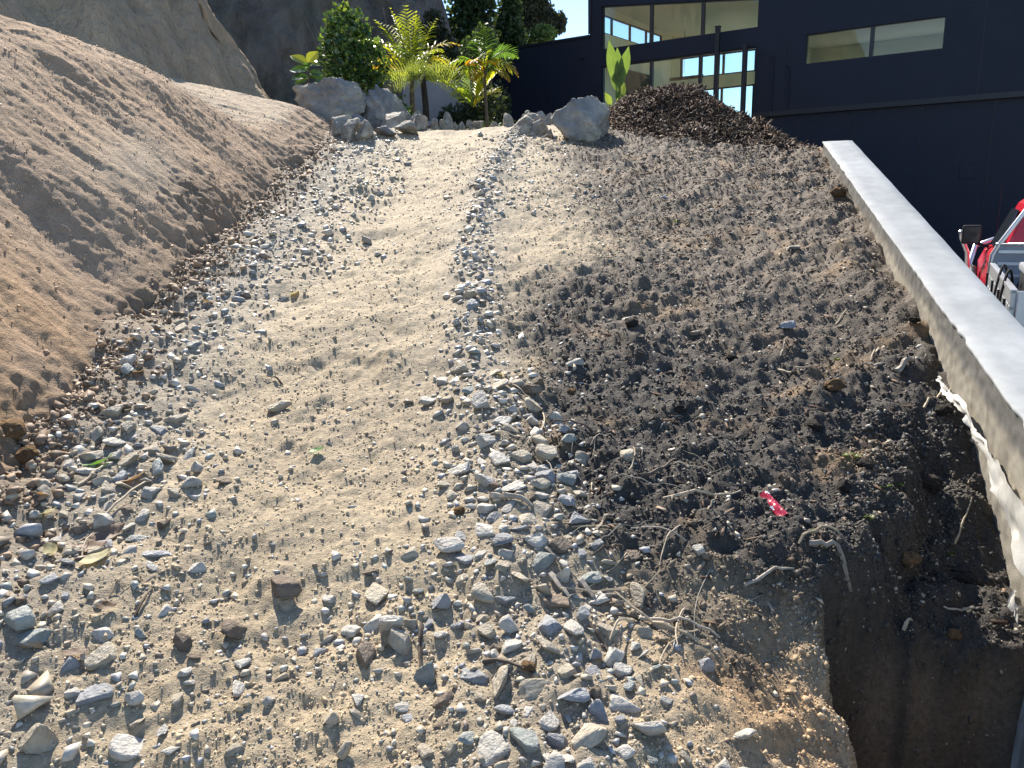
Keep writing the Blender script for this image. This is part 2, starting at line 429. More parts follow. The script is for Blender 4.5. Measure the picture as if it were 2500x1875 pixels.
# ------------------------------------------------------------------ setting: ground sheets
def grid_mesh(name, X, Y, zf, mat, cf=None, smooth=True):
    gx, gy = np.meshgrid(X, Y)
    x, y = gx.ravel(), gy.ravel()
    V = np.stack([x, y, zf(x, y)], 1)
    nx, ny = len(X), len(Y)
    i = np.arange(nx * ny).reshape(ny, nx)
    F = np.stack([i[:-1, :-1].ravel(), i[:-1, 1:].ravel(), i[1:, 1:].ravel(), i[1:, :-1].ravel()], 1)
    me = np_mesh(name, V, F, mat, None if cf is None else cf(x, y), smooth)
    return link(bpy.data.objects.new(name, me))
Xs = np.concatenate([np.linspace(-2.5, -1.95, 30)[:-1], np.linspace(-1.95, 2.0, 470)[:-1], np.linspace(2.0, 3.3, 120)[:-1], np.linspace(3.3, 5.2, 30)])
Ys = [0.35]
while Ys[-1] < 11.0:
    y = Ys[-1]
    Ys.append(y + (0.03 if y < 1.0 else max(0.0065, 0.0045 * y)))
Ys = np.array(Ys)
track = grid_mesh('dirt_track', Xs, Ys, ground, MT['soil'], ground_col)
tag(track, 'sloping dirt track with sandy wheel path and dark topsoil', kind='structure')
garden = grid_mesh('garden_ground', np.linspace(-12, 9, 90), np.linspace(Ys[-1], 24, 50), lambda x, y: ground(x, y, False), MT['soil'], ground_col)
tag(garden, 'level garden ground in front of the dark house', kind='structure')
mb = MB(); mb.poly([(-40, -20, ZD), (60, -20, ZD), (60, 60, ZD), (-40, 60, ZD)])
tag(mb.build('driveway', MT['driveway']), 'grey concrete driveway below the retaining wall', kind='structure')
mb = MB(); mb.poly([(-900, -900, ZD - 0.5), (900, -900, ZD - 0.5), (900, 900, ZD - 0.5), (-900, 900, ZD - 0.5)])
tag(mb.build('far_ground', MT['farland']), 'land reaching out to the horizon', kind='structure')

# ------------------------------------------------------------------ left earth bank (cut slope)
BH_Y = [0.0, 2.0, 3.5, 5.05, 5.45, 6.0, 6.35, 6.75, 7.0, 7.3, 7.6, 8.3, 9.2, 9.8]
BH_H = [1.80, 1.70, 1.56, 1.47, 1.39, 1.23, 1.08, 0.88, 0.69, 0.42, 0.30, 0.30, 0.24, 0.12]
def bank_point(y, s):
    """y along the track, s metres of run away from the foot"""
    hc = np.interp(y, BH_Y, BH_H)
    k = 1.13 + 0.06 * np.sin(y * 1.1)
    lin = k * s
    h = hc - np.log1p(np.exp(-(lin - hc) * 9)) / 9 * 1.0            # soft minimum of slope and crest
    h = np.where(lin < hc, np.minimum(h, lin), h)
    h = np.minimum(lin, hc) - 0.10 * np.exp(-((lin - hc) / 0.16) ** 2)
    over = np.clip(lin - hc, 0, None)
    h = h + (0.04 + 0.18 * sstep(7.3, 8.0, y)) * over
    return h
def bank_grid():
    Y = np.linspace(0.2, 9.9, 640); S = np.concatenate([np.linspace(-0.35, 1.5, 330)[:-1], np.linspace(1.5, 4.6, 40)])
    gy, gs = np.meshgrid(Y, S, indexing='ij')
    y, s = gy.ravel(), gs.ravel()
    h = bank_point(y, s)
    x = base_x(y) - s
    z = plane(y) + h
    V = np.stack([gy * 0 + x.reshape(gy.shape), gy, z.reshape(gy.shape)], 2)
    # displacement along the local normal
    du = np.gradient(V, axis=0); dv = np.gradient(V, axis=1)
    n = np.cross(dv, du); n /= np.linalg.norm(n, axis=2, keepdims=True) + 1e-9
    n *= np.sign(n[..., 2:3] + 1e-9)
    hs = h.reshape(gy.shape)
    q = gy + 0.45 * hs                                              # bucket marks lean along the slope
    d = 0.035 * fbm(gy, hs * 1.2, 0.9, 3, 51) + 0.014 * fbm(q, hs * 0.35, 0.32, 3, 52) + 0.010 * fbm(q, hs * 0.5, 0.09, 3, 53) + 0.010 * fbm(gy, hs, 0.045, 3, 54, 0.7)
    # slumped clods low on the face
    patch = np.exp(-(((gy - 5.2) / 0.55) ** 2 + ((hs - 0.22) / 0.18) ** 2)) + np.exp(-(((gy - 2.3) / 0.5) ** 2 + ((hs - 0.15) / 0.25) ** 2)) + 0.6 * np.exp(-(((gy - 3.9) / 0.8) ** 2 + ((hs - 0.05) / 0.12) ** 2))
    d = d + patch * (0.05 + 0.07 * np.abs(fbm(gy, hs, 0.11, 3, 55)))
    # loose crumbly toe
    toe = sstep(0.30, 0.04, hs + 0.12 * fbm(gy, hs, 0.3, 3, 50))
    d = d + toe * (0.035 * np.abs(fbm(gy, hs, 0.10, 3, 49)) + 0.012 * fbm(gy, hs, 0.035, 2, 48))
    # pale bulge
    pale = np.exp(-(((gy - 5.0) / 0.55) ** 2 + ((hs - 0.5) / 0.2) ** 2))
    d = d * (1 - 0.45 * pale) + 0.05 * pale
    V = V + n * d[..., None]
    c0 = np.array([0.37, 0.265, 0.18]); c1 = np.array([0.42, 0.285, 0.18]); c2 = np.array([0.44, 0.345, 0.245]); c3 = np.array([0.19, 0.14, 0.095]); c4 = np.array([0.35, 0.21, 0.10])
    t = np.clip(0.5 + 1.1 * fbm(gy, hs, 0.7, 4, 56), 0, 1)[..., None]
    c = c0 + (c1 - c0) * t
    c = c + (c2 - c) * (pale[..., None] * 0.9).clip(0, 1)
    c = c + (c2 * 1.05 - c) * sstep(1.0, 1.35, hs / np.interp(gy, BH_Y, BH_H) * 1.0 + 0.3 * fbm(gy, hs, 0.3, 3, 58) + 0.1)[..., None]
    c = c + (c3 - c) * np.clip(patch * (0.5 + fbm(gy, hs, 0.15, 3, 57)), 0, 0.85)[..., None]
    c = c + (c3 * 1.05 - c) * (toe * 0.6)[..., None]
    c = c + (c4 - c) * (np.clip(np.exp(-(((gy - 2.4) / 1.0) ** 2 + ((hs - 0.35) / 0.4) ** 2)) * (0.5 + fbm(gy, hs, 0.3, 3, 59)), 0, 1) * 0.8)[..., None]
    ny, ns = gy.shape
    i = np.arange(ny * ns).reshape(ny, ns)
    F = np.stack([i[:-1, :-1].ravel(), i[:-1, 1:].ravel(), i[1:, 1:].ravel(), i[1:, :-1].ravel()], 1)
    return V.reshape(-1, 3), F, c.reshape(-1, 3)
bV, bF, bC = bank_grid()
bank = link(bpy.data.objects.new('earth_bank', np_mesh('earth_bank', bV, bF, MT['bank'], bC, True)))
tag(bank, 'brown cut earth bank along the left of the track', kind='structure')

# ------------------------------------------------------------------ tall cliff behind the bank
def cliff():
    # plan line of the foot, from far left to its free right end, then turning back
    foot = np.array([(-5.0, 1.0), (-4.6, 4.0), (-4.05, 7.0), (-3.45, 9.0), (-2.95, 10.35), (-2.78, 10.9), (-3.1, 11.6), (-4.5, 13.5), (-7.0, 16.0)])
    seg = np.r_[0, np.cumsum(np.linalg.norm(np.diff(foot, axis=0), axis=1))]
    U = np.linspace(0, seg[-1], 420); Hh = np.concatenate([np.linspace(-0.8, 4.6, 190), np.linspace(4.7, 7.0, 20)])
    fx = np.interp(U, seg, foot[:, 0]); fy = np.interp(U, seg, foot[:, 1])
    k = np.ones(9) / 9
    fx = np.convolve(np.pad(fx, 4, 'edge'), k, 'valid'); fy = np.convolve(np.pad(fy, 4, 'edge'), k, 'valid')
    tx, ty = np.gradient(fx), np.gradient(fy); L = np.hypot(tx, ty)
    nx, ny_ = ty / L, -tx / L                                       # outward (towards the track)
    gu, gz = np.meshgrid(np.arange(len(U)), Hh, indexing='ij')
    uu = U[gu]; lean = 0.64
    q = uu - 0.34 * gz
    d = 0.22 * fbm(uu, gz, 2.2, 3, 61) + 0.20 * np.abs(fbm(q, gz * 0.14, 0.5, 3, 62)) + 0.07 * fbm(q, gz * 0.2, 0.14, 3, 63) + 0.03 * fbm(uu, gz, 0.2, 3, 64)
    # a darker recess high on the left
    rec = np.exp(-(((uu - 7.4) / 0.4) ** 2 + ((gz - 1.5) / 0.6) ** 2))
    off = -gz.clip(0, None) * lean + d - 0.35 * rec + 0.25 * np.exp(-((gz + 0.1) / 0.35) ** 2)
    x = fx[gu] + nx[gu] * off; y = fy[gu] + ny_[gu] * off; z = plane(y.clip(0, 11)) * 0 + np.interp(fy[gu], [0, 8.7, 10.4, 20], [1.2, 2.2, 2.4, 2.5]) + gz
    a = np.array([0.44, 0.315, 0.20]); b = np.array([0.37, 0.285, 0.195]); c_ = np.array([0.46, 0.355, 0.235])
    t = np.clip(0.5 + 1.2 * fbm(q, gz * 0.5, 0.9, 4, 65), 0, 1)[..., None]
    c = a + (b - a) * t
    c = c + (c_ - c) * np.clip(fbm(q, gz * 0.3, 0.5, 3, 66) * 1.6, 0, 1)[..., None]
    V = np.stack([x, y, z], 2)
    i = np.arange(gu.size).reshape(gu.shape)
    F = np.stack([i[:-1, :-1].ravel(), i[:-1, 1:].ravel(), i[1:, 1:].ravel(), i[1:, :-1].ravel()], 1)
    return V.reshape(-1, 3), F, c.reshape(-1, 3)
cV, cF, cC = cliff()
cl = link(bpy.data.objects.new('earth_cliff', np_mesh('earth_cliff', cV, cF, MT['cliff'], cC, True)))
tag(cl, 'tall scraped clay cliff behind the bank', kind='structure')

# ------------------------------------------------------------------ dark hillside far behind
def hill():
    X = np.linspace(-26, -0.35, 170); S = np.concatenate([np.linspace(0, 1, 90), np.linspace(1.1, 3.0, 10)])
    gx, gs = np.meshgrid(X, S, indexing='ij')
    top = np.interp(gx, [-26, -10, -5, -3.2, -2.2, -1.5, -0.9, -0.35], [13, 12, 10.8, 9.6, 8.2, 6.4, 4.2, 1.9])
    back = np.clip(gs - 1, 0, None) * 8.0
    gs = np.minimum(gs, 1)
    z = 2.0 + (top - 2.0) * gs
    y = back + 16.5 + gs * (top - 2.0) * 0.42 + 0.12 * np.abs(gx) + 0.9 * fbm(gx, z, 2.5, 4, 71) + 0.3 * fbm(gx + 0.5 * z, z * 0.3, 0.5, 3, 72)
    c = np.array([0.19, 0.17, 0.15]) + (np.array([0.10, 0.11, 0.09]) - np.array([0.19, 0.17, 0.15])) * np.clip(0.5 + 1.3 * fbm(gx, z, 1.4, 4, 73), 0, 1)[..., None]
    V = np.stack([gx, y, z], 2)
    i = np.arange(gx.size).reshape(gx.shape)
    F = np.stack([i[:-1, :-1].ravel(), i[1:, :-1].ravel(), i[1:, 1:].ravel(), i[:-1, 1:].ravel()], 1)
    # slope behind the brow so it has depth
    return V.reshape(-1, 3), F, c.reshape(-1, 3)
hV, hF, hC = hill()
ho = link(bpy.data.objects.new('hillside', np_mesh('hillside', hV, hF, MT['hill'], hC, True)))
tag(ho, 'steep shaded hillside behind the plants', kind='structure')

# ------------------------------------------------------------------ retaining wall
def wall_pt(y):
    return np.array([2.76 + 0.25 * (y - 7.05), y, 1.90 + 0.232 * (y - 7.05)])
def retaining_wall():
    root = empty('retaining_wall', tuple(wall_pt(7.05) * (1, 1, 0)), label='long pale concrete retaining wall climbing beside the track', cat='wall')
    o0 = np.array([root.location.x, root.location.y, 0.0])
    Y = np.linspace(-0.6, 7.05, 520)
    T = np.array([wall_pt(y) for y in Y])
    dirv = np.array([0.25, 1.0]) / math.hypot(0.25, 1); nl = np.array([-dirv[1], dirv[0]])      # towards the track
    # trowelled cap with slightly ragged arrises
    th, lip = 0.235, 0.014
    rag = 0.003 * fbm(Y, Y * 0 + 1, 0.25, 4, 81) + 0.004 * fbm(Y, Y * 0 + 2, 0.04, 3, 82)
    rag = rag - 0.022 * np.clip(fbm(Y, Y * 0 + 8, 0.12, 3, 96) - 0.3, 0, 1)
    rag2 = 0.003 * fbm(Y, Y * 0 + 5, 0.25, 4, 83)
    rows = []
    prof = [(0.006, -lip), (0.008, -0.009), (0.008, -0.003), (0.005, 0.0), (-0.06, 0.002), (-0.12, 0.001), (-0.18, 0.002), (-th + 0.004, 0.0), (-th - 0.004, -0.006), (-th - 0.004, -0.05)]
    for k, (a, dz) in enumerate(prof):
        off = a + (rag if k < 4 else (rag2 if k > 6 else 0))
        x = T[:, 0] + nl[0] * off; y = T[:, 1] + nl[1] * off
        z = T[:, 2] + dz + 0.0012 * fbm(Y, Y * 0 + k * 0.3, 0.5, 3, 84)
        rows.append(np.stack([x, y, z], 1))
    V = np.array(rows).transpose(1, 0, 2); n, k = V.shape[:2]
    i = np.arange(n * k).reshape(n, k)
    F = np.stack([i[:-1, :-1].ravel(), i[1:, :-1].ravel(), i[1:, 1:].ravel(), i[:-1, 1:].ravel()], 1)
    V = V.reshape(-1, 3) - o0
    me = np_mesh('capping', V, F, MT['concrete'], None, False)
    link(bpy.data.objects.new('capping', me), root)
    # end face of the cap
    # rendered faces
    H = np.concatenate([[0.0, 0.012], np.linspace(0.03, 1.5, 130)])
    gy, gz = np.meshgrid(Y, H, indexing='ij')
    d = 0.003 * fbm(gy, gz, 0.2, 4, 85) + 0.004 * fbm(gy, gz, 0.03, 2, 86) - 0.003
    bx = np.interp(gy, Y, T[:, 0]) + nl[0] * d; by = gy + nl[1] * d; bz = np.interp(gy, Y, T[:, 2]) - gz - 0.011
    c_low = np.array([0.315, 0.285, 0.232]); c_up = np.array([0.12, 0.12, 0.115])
    top_band = sstep(0.03, -0.03, gz - 0.10 - 0.045 * fbm(gy, gy * 0, 0.35, 4, 87) - 0.02 * fbm(gy, gz, 0.05, 3, 88))  # darker grey band along the top of the face, ragged lower edge
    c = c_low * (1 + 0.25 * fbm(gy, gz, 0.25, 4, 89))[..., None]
    c = c + (c_up - c) * (top_band * 0.85)[..., None]
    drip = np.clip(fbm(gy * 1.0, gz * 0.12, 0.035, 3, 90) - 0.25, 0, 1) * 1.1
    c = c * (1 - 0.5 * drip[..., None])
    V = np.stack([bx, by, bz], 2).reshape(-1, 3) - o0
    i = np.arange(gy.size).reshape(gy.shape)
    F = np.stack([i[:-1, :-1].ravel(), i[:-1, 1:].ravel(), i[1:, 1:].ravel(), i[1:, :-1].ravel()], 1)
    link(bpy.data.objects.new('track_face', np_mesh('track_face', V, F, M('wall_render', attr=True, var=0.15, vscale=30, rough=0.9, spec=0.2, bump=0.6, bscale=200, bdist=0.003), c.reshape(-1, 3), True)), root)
    mbx = MB()
    a, b = T[0] - o0, T[-1] - o0
    o1 = np.array([-nl[0] * (th - 0.003), -nl[1] * (th - 0.003), 0])
    i1 = np.array([-nl[0] * 0.02, -nl[1] * 0.02, 0])
    P = [a + i1, a + o1, b + o1, b + i1]
    top = [Vector(p) - Vector((0, 0, 0.02)) for p in P]; bot = [Vector((p.x, p.y, ZD - 0.1)) for p in top]
    mbx.faces(top + bot, [(0, 1, 2, 3), (7, 6, 5, 4), (0, 4, 5, 1), (1, 5, 6, 2), (2, 6, 7, 3), (3, 7, 4, 0)])
    mbx.build('core', MT['render_face'], root)
retaining_wall()

# ------------------------------------------------------------------ dark house
HO = aty(1440, 85, 20.0); HO[2] = 0
def house():
    root = empty('dark_house', tuple(HO), math.radians(-35), 'modern near-black clad house with tall glazed room behind the mulch heap', 'house')
    G = glass_mat('window_glass', (0.97, 0.98, 0.90))
    GC = glass_mat('sky_tint_glass', (0.80, 0.90, 0.98))  # blue tint put in to deepen the sky seen through these panes
    T = 0.18
    def part(name, mat, polys, d0, d1, parent=root, bevel=0):
        b = MB()
        for P in polys:
            b.prism([(u, d0, z) for u, z in P], (0, d1 - d0, 0))
        return b.build(name, mat, parent, bevel=bevel)
    R = lambda u0, u1, z0, z1: [(u0, z0), (u1, z0), (u1, z1), (u0, z1)]
    ztop = lambda u: 5.84 - 0.104 * u
    # left wing
    part('wing_wall', MT['cladding'], [R(-4.3, -0.002, 1.6, 5.16)], 0.0, 5.0)
    part('roof_flashing', MT['black'], [R(-4.33, -0.003, 5.163, 5.22)], -0.03, 5.0)
    # main facade, pieces round the openings
    part('facade', MT['cladding'], [R(0, 0.31, 1.6, 7.0), [(0.31, ztop(0.31)), (4.03, ztop(4.03)), (4.03, 7.0), (0.31, 7.0)], R(0.31, 4.03, 4.48, 4.85), R(0.31, 4.03, 1.6, 2.42),
                                   R(4.03, 5.04, 3.14, 7.0), R(5.04, 7.56, 3.14, 4.01), R(5.04, 7.56, 4.58, 7.0), R(7.56, 15, 3.14, 7.0)], 0.0, T)
    part('lower_wall', MT['cladding'], [R(4.03, 15, ZD - 0.2, 3.03)], 0.03, 0.3)
    part('ledge', MT['black'], [R(4.0, 15, 3.033, 3.137)], -0.06, 0.2)
    part('corner_trim', MT['black'], [R(-0.03, 0.05, 5.23, 7.0)], -0.03, -0.003)
    # side wall with clerestory strip
    def side(polys):
        b = MB()
        for (d0, d1, z0, z1) in polys:
            b.box((0.20, d0, z0), (0.28, d1, z1))
        return b.build('side_wall', MT['plaster'], root)
    side([(T + 0.002, 4.2, 1.6, 5.25), (T + 0.002, 4.2, 5.66, 6.9), (3.55, 4.2, 5.25, 5.66)])
    wn_ = MB()
    for d in (0.19, 0.66, 1.65, 2.6, 3.53):
        wn_.box((0.21, d - 0.025, 5.252), (0.26, d + 0.025, 5.658))
    wn_.box((0.205, 0.19, 5.635), (0.265, 3.545, 5.658)); wn_.box((0.205, 0.19, 5.252), (0.265, 3.545, 5.272))
    w = wn_.build('clerestory_window', MT['frame'], root)
    b = MB(); b.box((0.225, 0.2, 5.272), (0.231, 3.54, 5.635)); b.build('pane', GC, w)
    # back wall with two rows of glazing, enlarged out of view for more light
    part('back_wall', MT['plaster'], [R(0.0, 0.50, 1.6, 6.9), R(0.50, 4.2, 5.15, 6.9), R(0.50, 4.2, 4.27, 4.58), R(0.50, 4.2, 1.6, 2.5), R(3.95, 4.2, 2.5, 4.27), R(3.95, 4.2, 4.58, 5.15)], 4.2, 4.4)
    for (z0, z1, us) in ((4.58, 5.15, (0.53, 1.60, 1.74, 2.62, 3.92)), (2.5, 4.27, (0.53, 1.60, 1.72, 2.60, 3.92))):
        b = MB()
        for u in us: b.box((u - 0.03, 4.27, z0), (u + 0.03, 4.33, z1))
        b.box((0.5, 4.27, z0), (3.95, 4.33, z0 + 0.04)); b.box((0.5, 4.27, z1 - 0.04), (3.95, 4.33, z1))
        w = b.build('rear_window', MT['frame'], root)
        for a, c in zip(us[:-1], us[1:]):
            b = MB(); b.box((a + 0.03, 4.297, z0 + 0.04), (c - 0.03, 4.303, z1 - 0.04)); b.build('pane', GC, w)
    # inner dividing wall, floor, ceiling, roof
    b = MB(); b.box((4.2, T + 0.002, 1.6), (4.36, 4.4, 6.9)); b.build('inner_wall', MT['plaster'], root)
    b = MB(); b.box((0.28, T + 0.002, 2.3), (4.2, 4.2, 2.44)); b.build('floor', MT['floor'], root)
    b = MB()
    cz = lambda u, d: 5.87 - 0.104 * u - 0.03 * d
    b.faces([(0.28, T, cz(0.28, 0)), (4.2, T, cz(4.2, 0)), (4.2, 4.2, cz(4.2, 4)), (0.28, 4.2, cz(0.28, 4)), (0.28, T, 6.3), (4.2, T, 6.3), (4.2, 4.2, 6.3), (0.28, 4.2, 6.3)],
            [(0, 3, 2, 1), (4, 5, 6, 7), (0, 1, 5, 4), (1, 2, 6, 5), (2, 3, 7, 6), (3, 0, 4, 7)])
    b.build('ceiling', MT['plaster'], root)
    b = MB(); b.box((0.0, T, 6.92), (15, 6.2, 7.05)); b.build('roof', MT['black'], root)
    # bulkhead line along the side wall, pendant cord, rail, dark cabinet inside
    b = MB(); b.box((0.28, 1.05, 2.45), (0.34, 2.7, 4.55)); b.build('dark_door', MT['darkpanel'], root)
    b = MB(); b.box((0.62, 3.3, 4.44), (1.55, 3.36, 4.52)); b.build('rail', MT['darkpanel'], root)
    b = MB(); b.tube([(0.98, 3.4, cz(0.98, 3.4)), (0.985, 3.4, 4.62)], 0.006, 5); b.build('pendant_cord', MT['black'], root)
    # upstairs room behind the long window
    b = MB(); b.box((4.36, T + 0.002, 3.05), (8.6, 3.2, 3.2)); b.build('floor', MT['floor'], root)
    b = MB(); b.box((4.36, T + 0.002, 4.78), (8.6, 3.2, 4.95)); b.build('ceiling', MT['plaster'], root)
    b = MB(); b.box((4.36, 3.2, 4.34), (8.6, 3.35, 4.95)); b.box((4.36, 3.2, 3.05), (8.6, 3.35, 3.3)); b.box((4.36, 3.2, 3.3), (5.0, 3.35, 4.34)); b.build('back_wall', MT['plaster'], root)  # unseen low opening added in this wall to let light into the room
    b = MB(); b.box((8.6, T + 0.002, 3.05), (8.75, 3.35, 4.95)); b.build('inner_wall', MT['plaster'], root)
    # windows of the facade
    def window(name, u0, u1, zb, zt, mull, mat, w=0.045):
        b = MB()
        b.prism([(u0, 0.05, zb), (u0 + w, 0.05, zb), (u0 + w, 0.05, zt(u0 + w)), (u0, 0.05, zt(u0))], (0, 0.08, 0))
        b.prism([(u1 - w, 0.05, zb), (u1, 0.05, zb), (u1, 0.05, zt(u1)), (u1 - w, 0.05, zt(u1 - w))], (0, 0.08, 0))
        b.prism([(u0 + w, 0.05, zb), (u1 - w, 0.05, zb), (u1 - w, 0.05, zb + w), (u0 + w, 0.05, zb + w)], (0, 0.08, 0))
        b.prism([(u0 + w, 0.05, zt(u0 + w) - w), (u1 - w, 0.05, zt(u1 - w) - w), (u1 - w, 0.05, zt(u1 - w)), (u0 + w, 0.05, zt(u0 + w))], (0, 0.08, 0))
        for m_ in mull:
            b.prism([(m_ - 0.035, 0.048, zb + w), (m_ + 0.035, 0.048, zb + w), (m_ + 0.035, 0.048, zt(m_ + 0.035) - w), (m_ - 0.035, 0.048, zt(m_ - 0.035) - w)], (0, 0.084, 0))
        f = b.build(name, MT['frame'], root)
        us = [u0 + w] + [q for m_ in mull for q in (m_ - 0.035, m_ + 0.035)] + [u1 - w]
        for a, c in zip(us[::2], us[1::2]):
            p = MB(); p.prism([(a, 0.09, zb + w), (c, 0.09, zb + w), (c, 0.09, zt(c) - w), (a, 0.09, zt(a) - w)], (0, 0.006, 0)); p.build('pane', mat, f)
    window('upper_window', 0.31, 4.03, 4.85, ztop, (1.56, 2.79), G, 0.02)
    window('sliding_door', 0.31, 4.03, 2.42, lambda u: 4.48, (1.58, 2.76), G, 0.03)
    window('long_window', 5.04, 7.56, 4.01, lambda u: 4.58, (6.29,), G, 0.015)
    for u in (-2.4, -1.2, 4.62, 8.2, 9.4, 10.6):
        b = MB(); b.box((u, -0.006, 3.15 if u > 0 else 1.7), (u + 0.012, 0.0, 6.98 if u > 0 else 5.15)); b.build('panel_joint', MT['black'], root)
    for u in (4.9, 6.1, 7.3, 8.5, 9.7, 10.9):
        b = MB(); b.box((u, 0.022, ZD), (u + 0.012, 0.03, 3.02)); b.build('panel_joint', MT['black'], root)
    # pipes and meter box
    for (u, zt_) in ((4.40, 4.22), (4.74, 3.98)):
        b = MB(); b.tube([(u, -0.03, 3.14), (u, -0.03, zt_), (u - 0.07, -0.035, zt_ + 0.03)], 0.014, 8); b.build('vent_pipe', MT['cladding'], root, smooth=False)
    b = MB(); b.box((8.05, 0.012, 1.62), (8.32, 0.028, 1.9)); b.build('meter_box', MT['cladding'], root, bevel=0.01)
    b = MB(); b.tube([(-0.22, 0, 4.72), (-0.22, -0.08, 4.72)], 0.035, 8); b.build('wall_lamp', MT['black'], root)
    return root
house()
def hp(u, d, z):
    c, s = math.cos(math.radians(-35)), math.sin(math.radians(-35))
    return Vector((HO[0] + c * u - s * d, HO[1] + s * u + c * d, z))
for u, zt_, lab in ((3.26, 4.97, 'taller black square post in front of the glass doors'), (3.87, 4.54, 'shorter black square post near the right end of the glass doors')):
    p = hp(u, -0.25, 0); g = gh(p.x, p.y) - 0.05
    r_ = empty('black_post', (p.x, p.y, g), math.radians(-35), lab, 'post', 'black posts before the glass doors')
    k = 0.985
    b = MB(); b.box((-0.045, -0.045, 0), (0.045, 0.045, zt_ - g - 0.06)); b.build('shaft', MT['black'], r_)
    b = MB(); b.box((-0.055, -0.055, zt_ - g - 0.057), (0.055, 0.055, zt_ - g - 0.03)); b.build('cap', MT['black'], r_)

# ------------------------------------------------------------------ red utility truck on the driveway
def ute():
    A = aty(2418, 641, 8.0)
    root = empty('utility_truck', (A[0], A[1], ZD), math.radians(-27.9), 'red flat-tray utility truck parked on the driveway behind the wall', 'truck')
    red = M('truck_red', (0.50, 0.012, 0.03), var=0.05, rough=0.25, spec=0.6)
    alu = M('tray_alloy', (0.62, 0.63, 0.64), var=0.08, vscale=10, rough=0.38, metal=0.75)
    tube = M('alloy_tube', (0.75, 0.76, 0.77), var=0.03, rough=0.3, metal=0.7)
    grey = M('grey_panel', (0.30, 0.31, 0.33), var=0.1, rough=0.5)
    blk = M('black_plastic', (0.02, 0.02, 0.022), var=0.1, rough=0.5)
    rub = M('tyre_rubber', (0.025, 0.025, 0.025), var=0.1, rough=0.9)
    gls = M('dark_glass', (0.03, 0.035, 0.04), var=0, rough=0.08, spec=0.7)
    lens = M('tail_lens', (0.5, 0.03, 0.02), var=0, rough=0.2)
    W_, L_ = 1.82, 2.45
    b = MB(); b.box((0.02, -L_, 0.80), (W_ - 0.02, -0.01, 0.885)); tf = b.build('tray_floor', alu, root)
    for x in (0.35, 1.38):
        b = MB(); b.box((x, -L_ + 0.1, 0.62), (x + 0.09, 2.6, 0.797)); b.build('chassis_rail', blk, root)
    for s, x in ((-1, 0.0), (1, W_ - 0.035)):
        b = MB(); b.box((x, -L_ + 0.02, 0.89), (x + 0.035, -0.04, 1.14)); b.box((x - 0.006, -L_ + 0.02, 1.115), (x + 0.041, -0.04, 1.145)); b.box((x - 0.006, -L_ + 0.02, 0.89), (x + 0.041, -0.04, 0.915)); b.box((x - 0.004, -L_ + 0.02, 0.99), (x + 0.039, -0.04, 1.02))
        sb = b.build('side_board', alu, root, bevel=0.003)
        for y in (-0.22, -0.95, -1.7, -2.3):
            t = MB(); t.tube([(x + 0.017 + s * 0.045, y, 0.72), (x + 0.017 + s * 0.045, y, 1.06)], 0.011, 6); t.build('latch_rod', blk, sb)
    b = MB(); b.box((0.04, -L_ - 0.035, 0.89), (W_ - 0.04, -L_, 1.14)); b.build('tail_board', alu, root, bevel=0.004)
    # headboard: solid lower panel + slanted tube hoop with mesh
    b = MB(); b.box((0.03, 0.0, 0.89), (W_ - 0.03, 0.03, 1.31)); hb = b.build('headboard', grey, root)
    for z in (1.0, 1.12, 1.24):
        b = MB(); b.box((0.06, -0.012, z), (W_ - 0.06, -0.002, z + 0.03)); b.build('rib', alu, hb)
    hoop = [(0.0, 0.015, 0.86), (0.01, 0.015, 1.22), (0.05, 0.015, 1.31), (0.33, 0.015, 1.80), (0.42, 0.015, 1.86), (0.6, 0.015, 1.88), (W_ - 0.6, 0.015, 1.88), (W_ - 0.42, 0.015, 1.86), (W_ - 0.33, 0.015, 1.80), (W_ - 0.05, 0.015, 1.31), (W_ - 0.01, 0.015, 1.22), (W_, 0.015, 0.86)]
    b = MB(); b.tube(hoop, 0.024, 8); b.build('headboard_hoop', tube, root, smooth=True)
    b = MB(); b.tube([(0.03, 0.012, 1.325), (W_ - 0.03, 0.012, 1.325)], 0.02, 8); b.build('headboard_rail', tube, root, smooth=True)
    for x in np.linspace(0.45, W_ - 0.45, 9):
        b = MB(); b.tube([(x, 0.02, 1.33), (x, 0.02, 1.87)], 0.006, 5); b.build('guard_bar', tube, hb)
    # cab: side profile (y,z) lofted between widths
    def loft(name, sections, mat, parent=root, bevel=0.03):
        """sections: list of (z, x0, x1, y0, y1)"""
        b = MB(); V = []; F = []
        for (z, x0, x1, y0, y1) in sections: V += [(x0, y0, z), (x1, y0, z), (x1, y1, z), (x0, y1, z)]
        n = len(sections)
        for k in range(n - 1):
            for j in range(4):
                F.append((k * 4 + j, k * 4 + (j + 1) % 4, k * 4 + 4 + (j + 1) % 4, k * 4 + 4 + j))
        F += [(3, 2, 1, 0), tuple(range((n - 1) * 4, n * 4))]
        b.faces(V, F)
        return b.build(name, mat, parent, smooth=False, bevel=bevel)
    body = loft('cab_body', [(0.52, 0.08, W_ - 0.08, 0.14, 1.75), (0.8, 0.02, W_ - 0.02, 0.12, 1.78), (1.16, 0.03, W_ - 0.03, 0.12, 1.80), (1.22, 0.07, W_ - 0.07, 0.13, 1.72)], red)
    loft('cab_roof', [(1.215, 0.10, W_ - 0.10, 0.14, 1.66), (1.72, 0.27, W_ - 0.27, 0.24, 1.10), (1.79, 0.34, W_ - 0.34, 0.32, 1.0)], red)
    loft('hood', [(0.55, 0.06, W_ - 0.06, 1.70, 2.78), (0.95, 0.03, W_ - 0.03, 1.74, 2.80), (1.14, 0.10, W_ - 0.10, 1.74, 2.68), (1.19, 0.25, W_ - 0.25, 1.72, 2.5)], red)
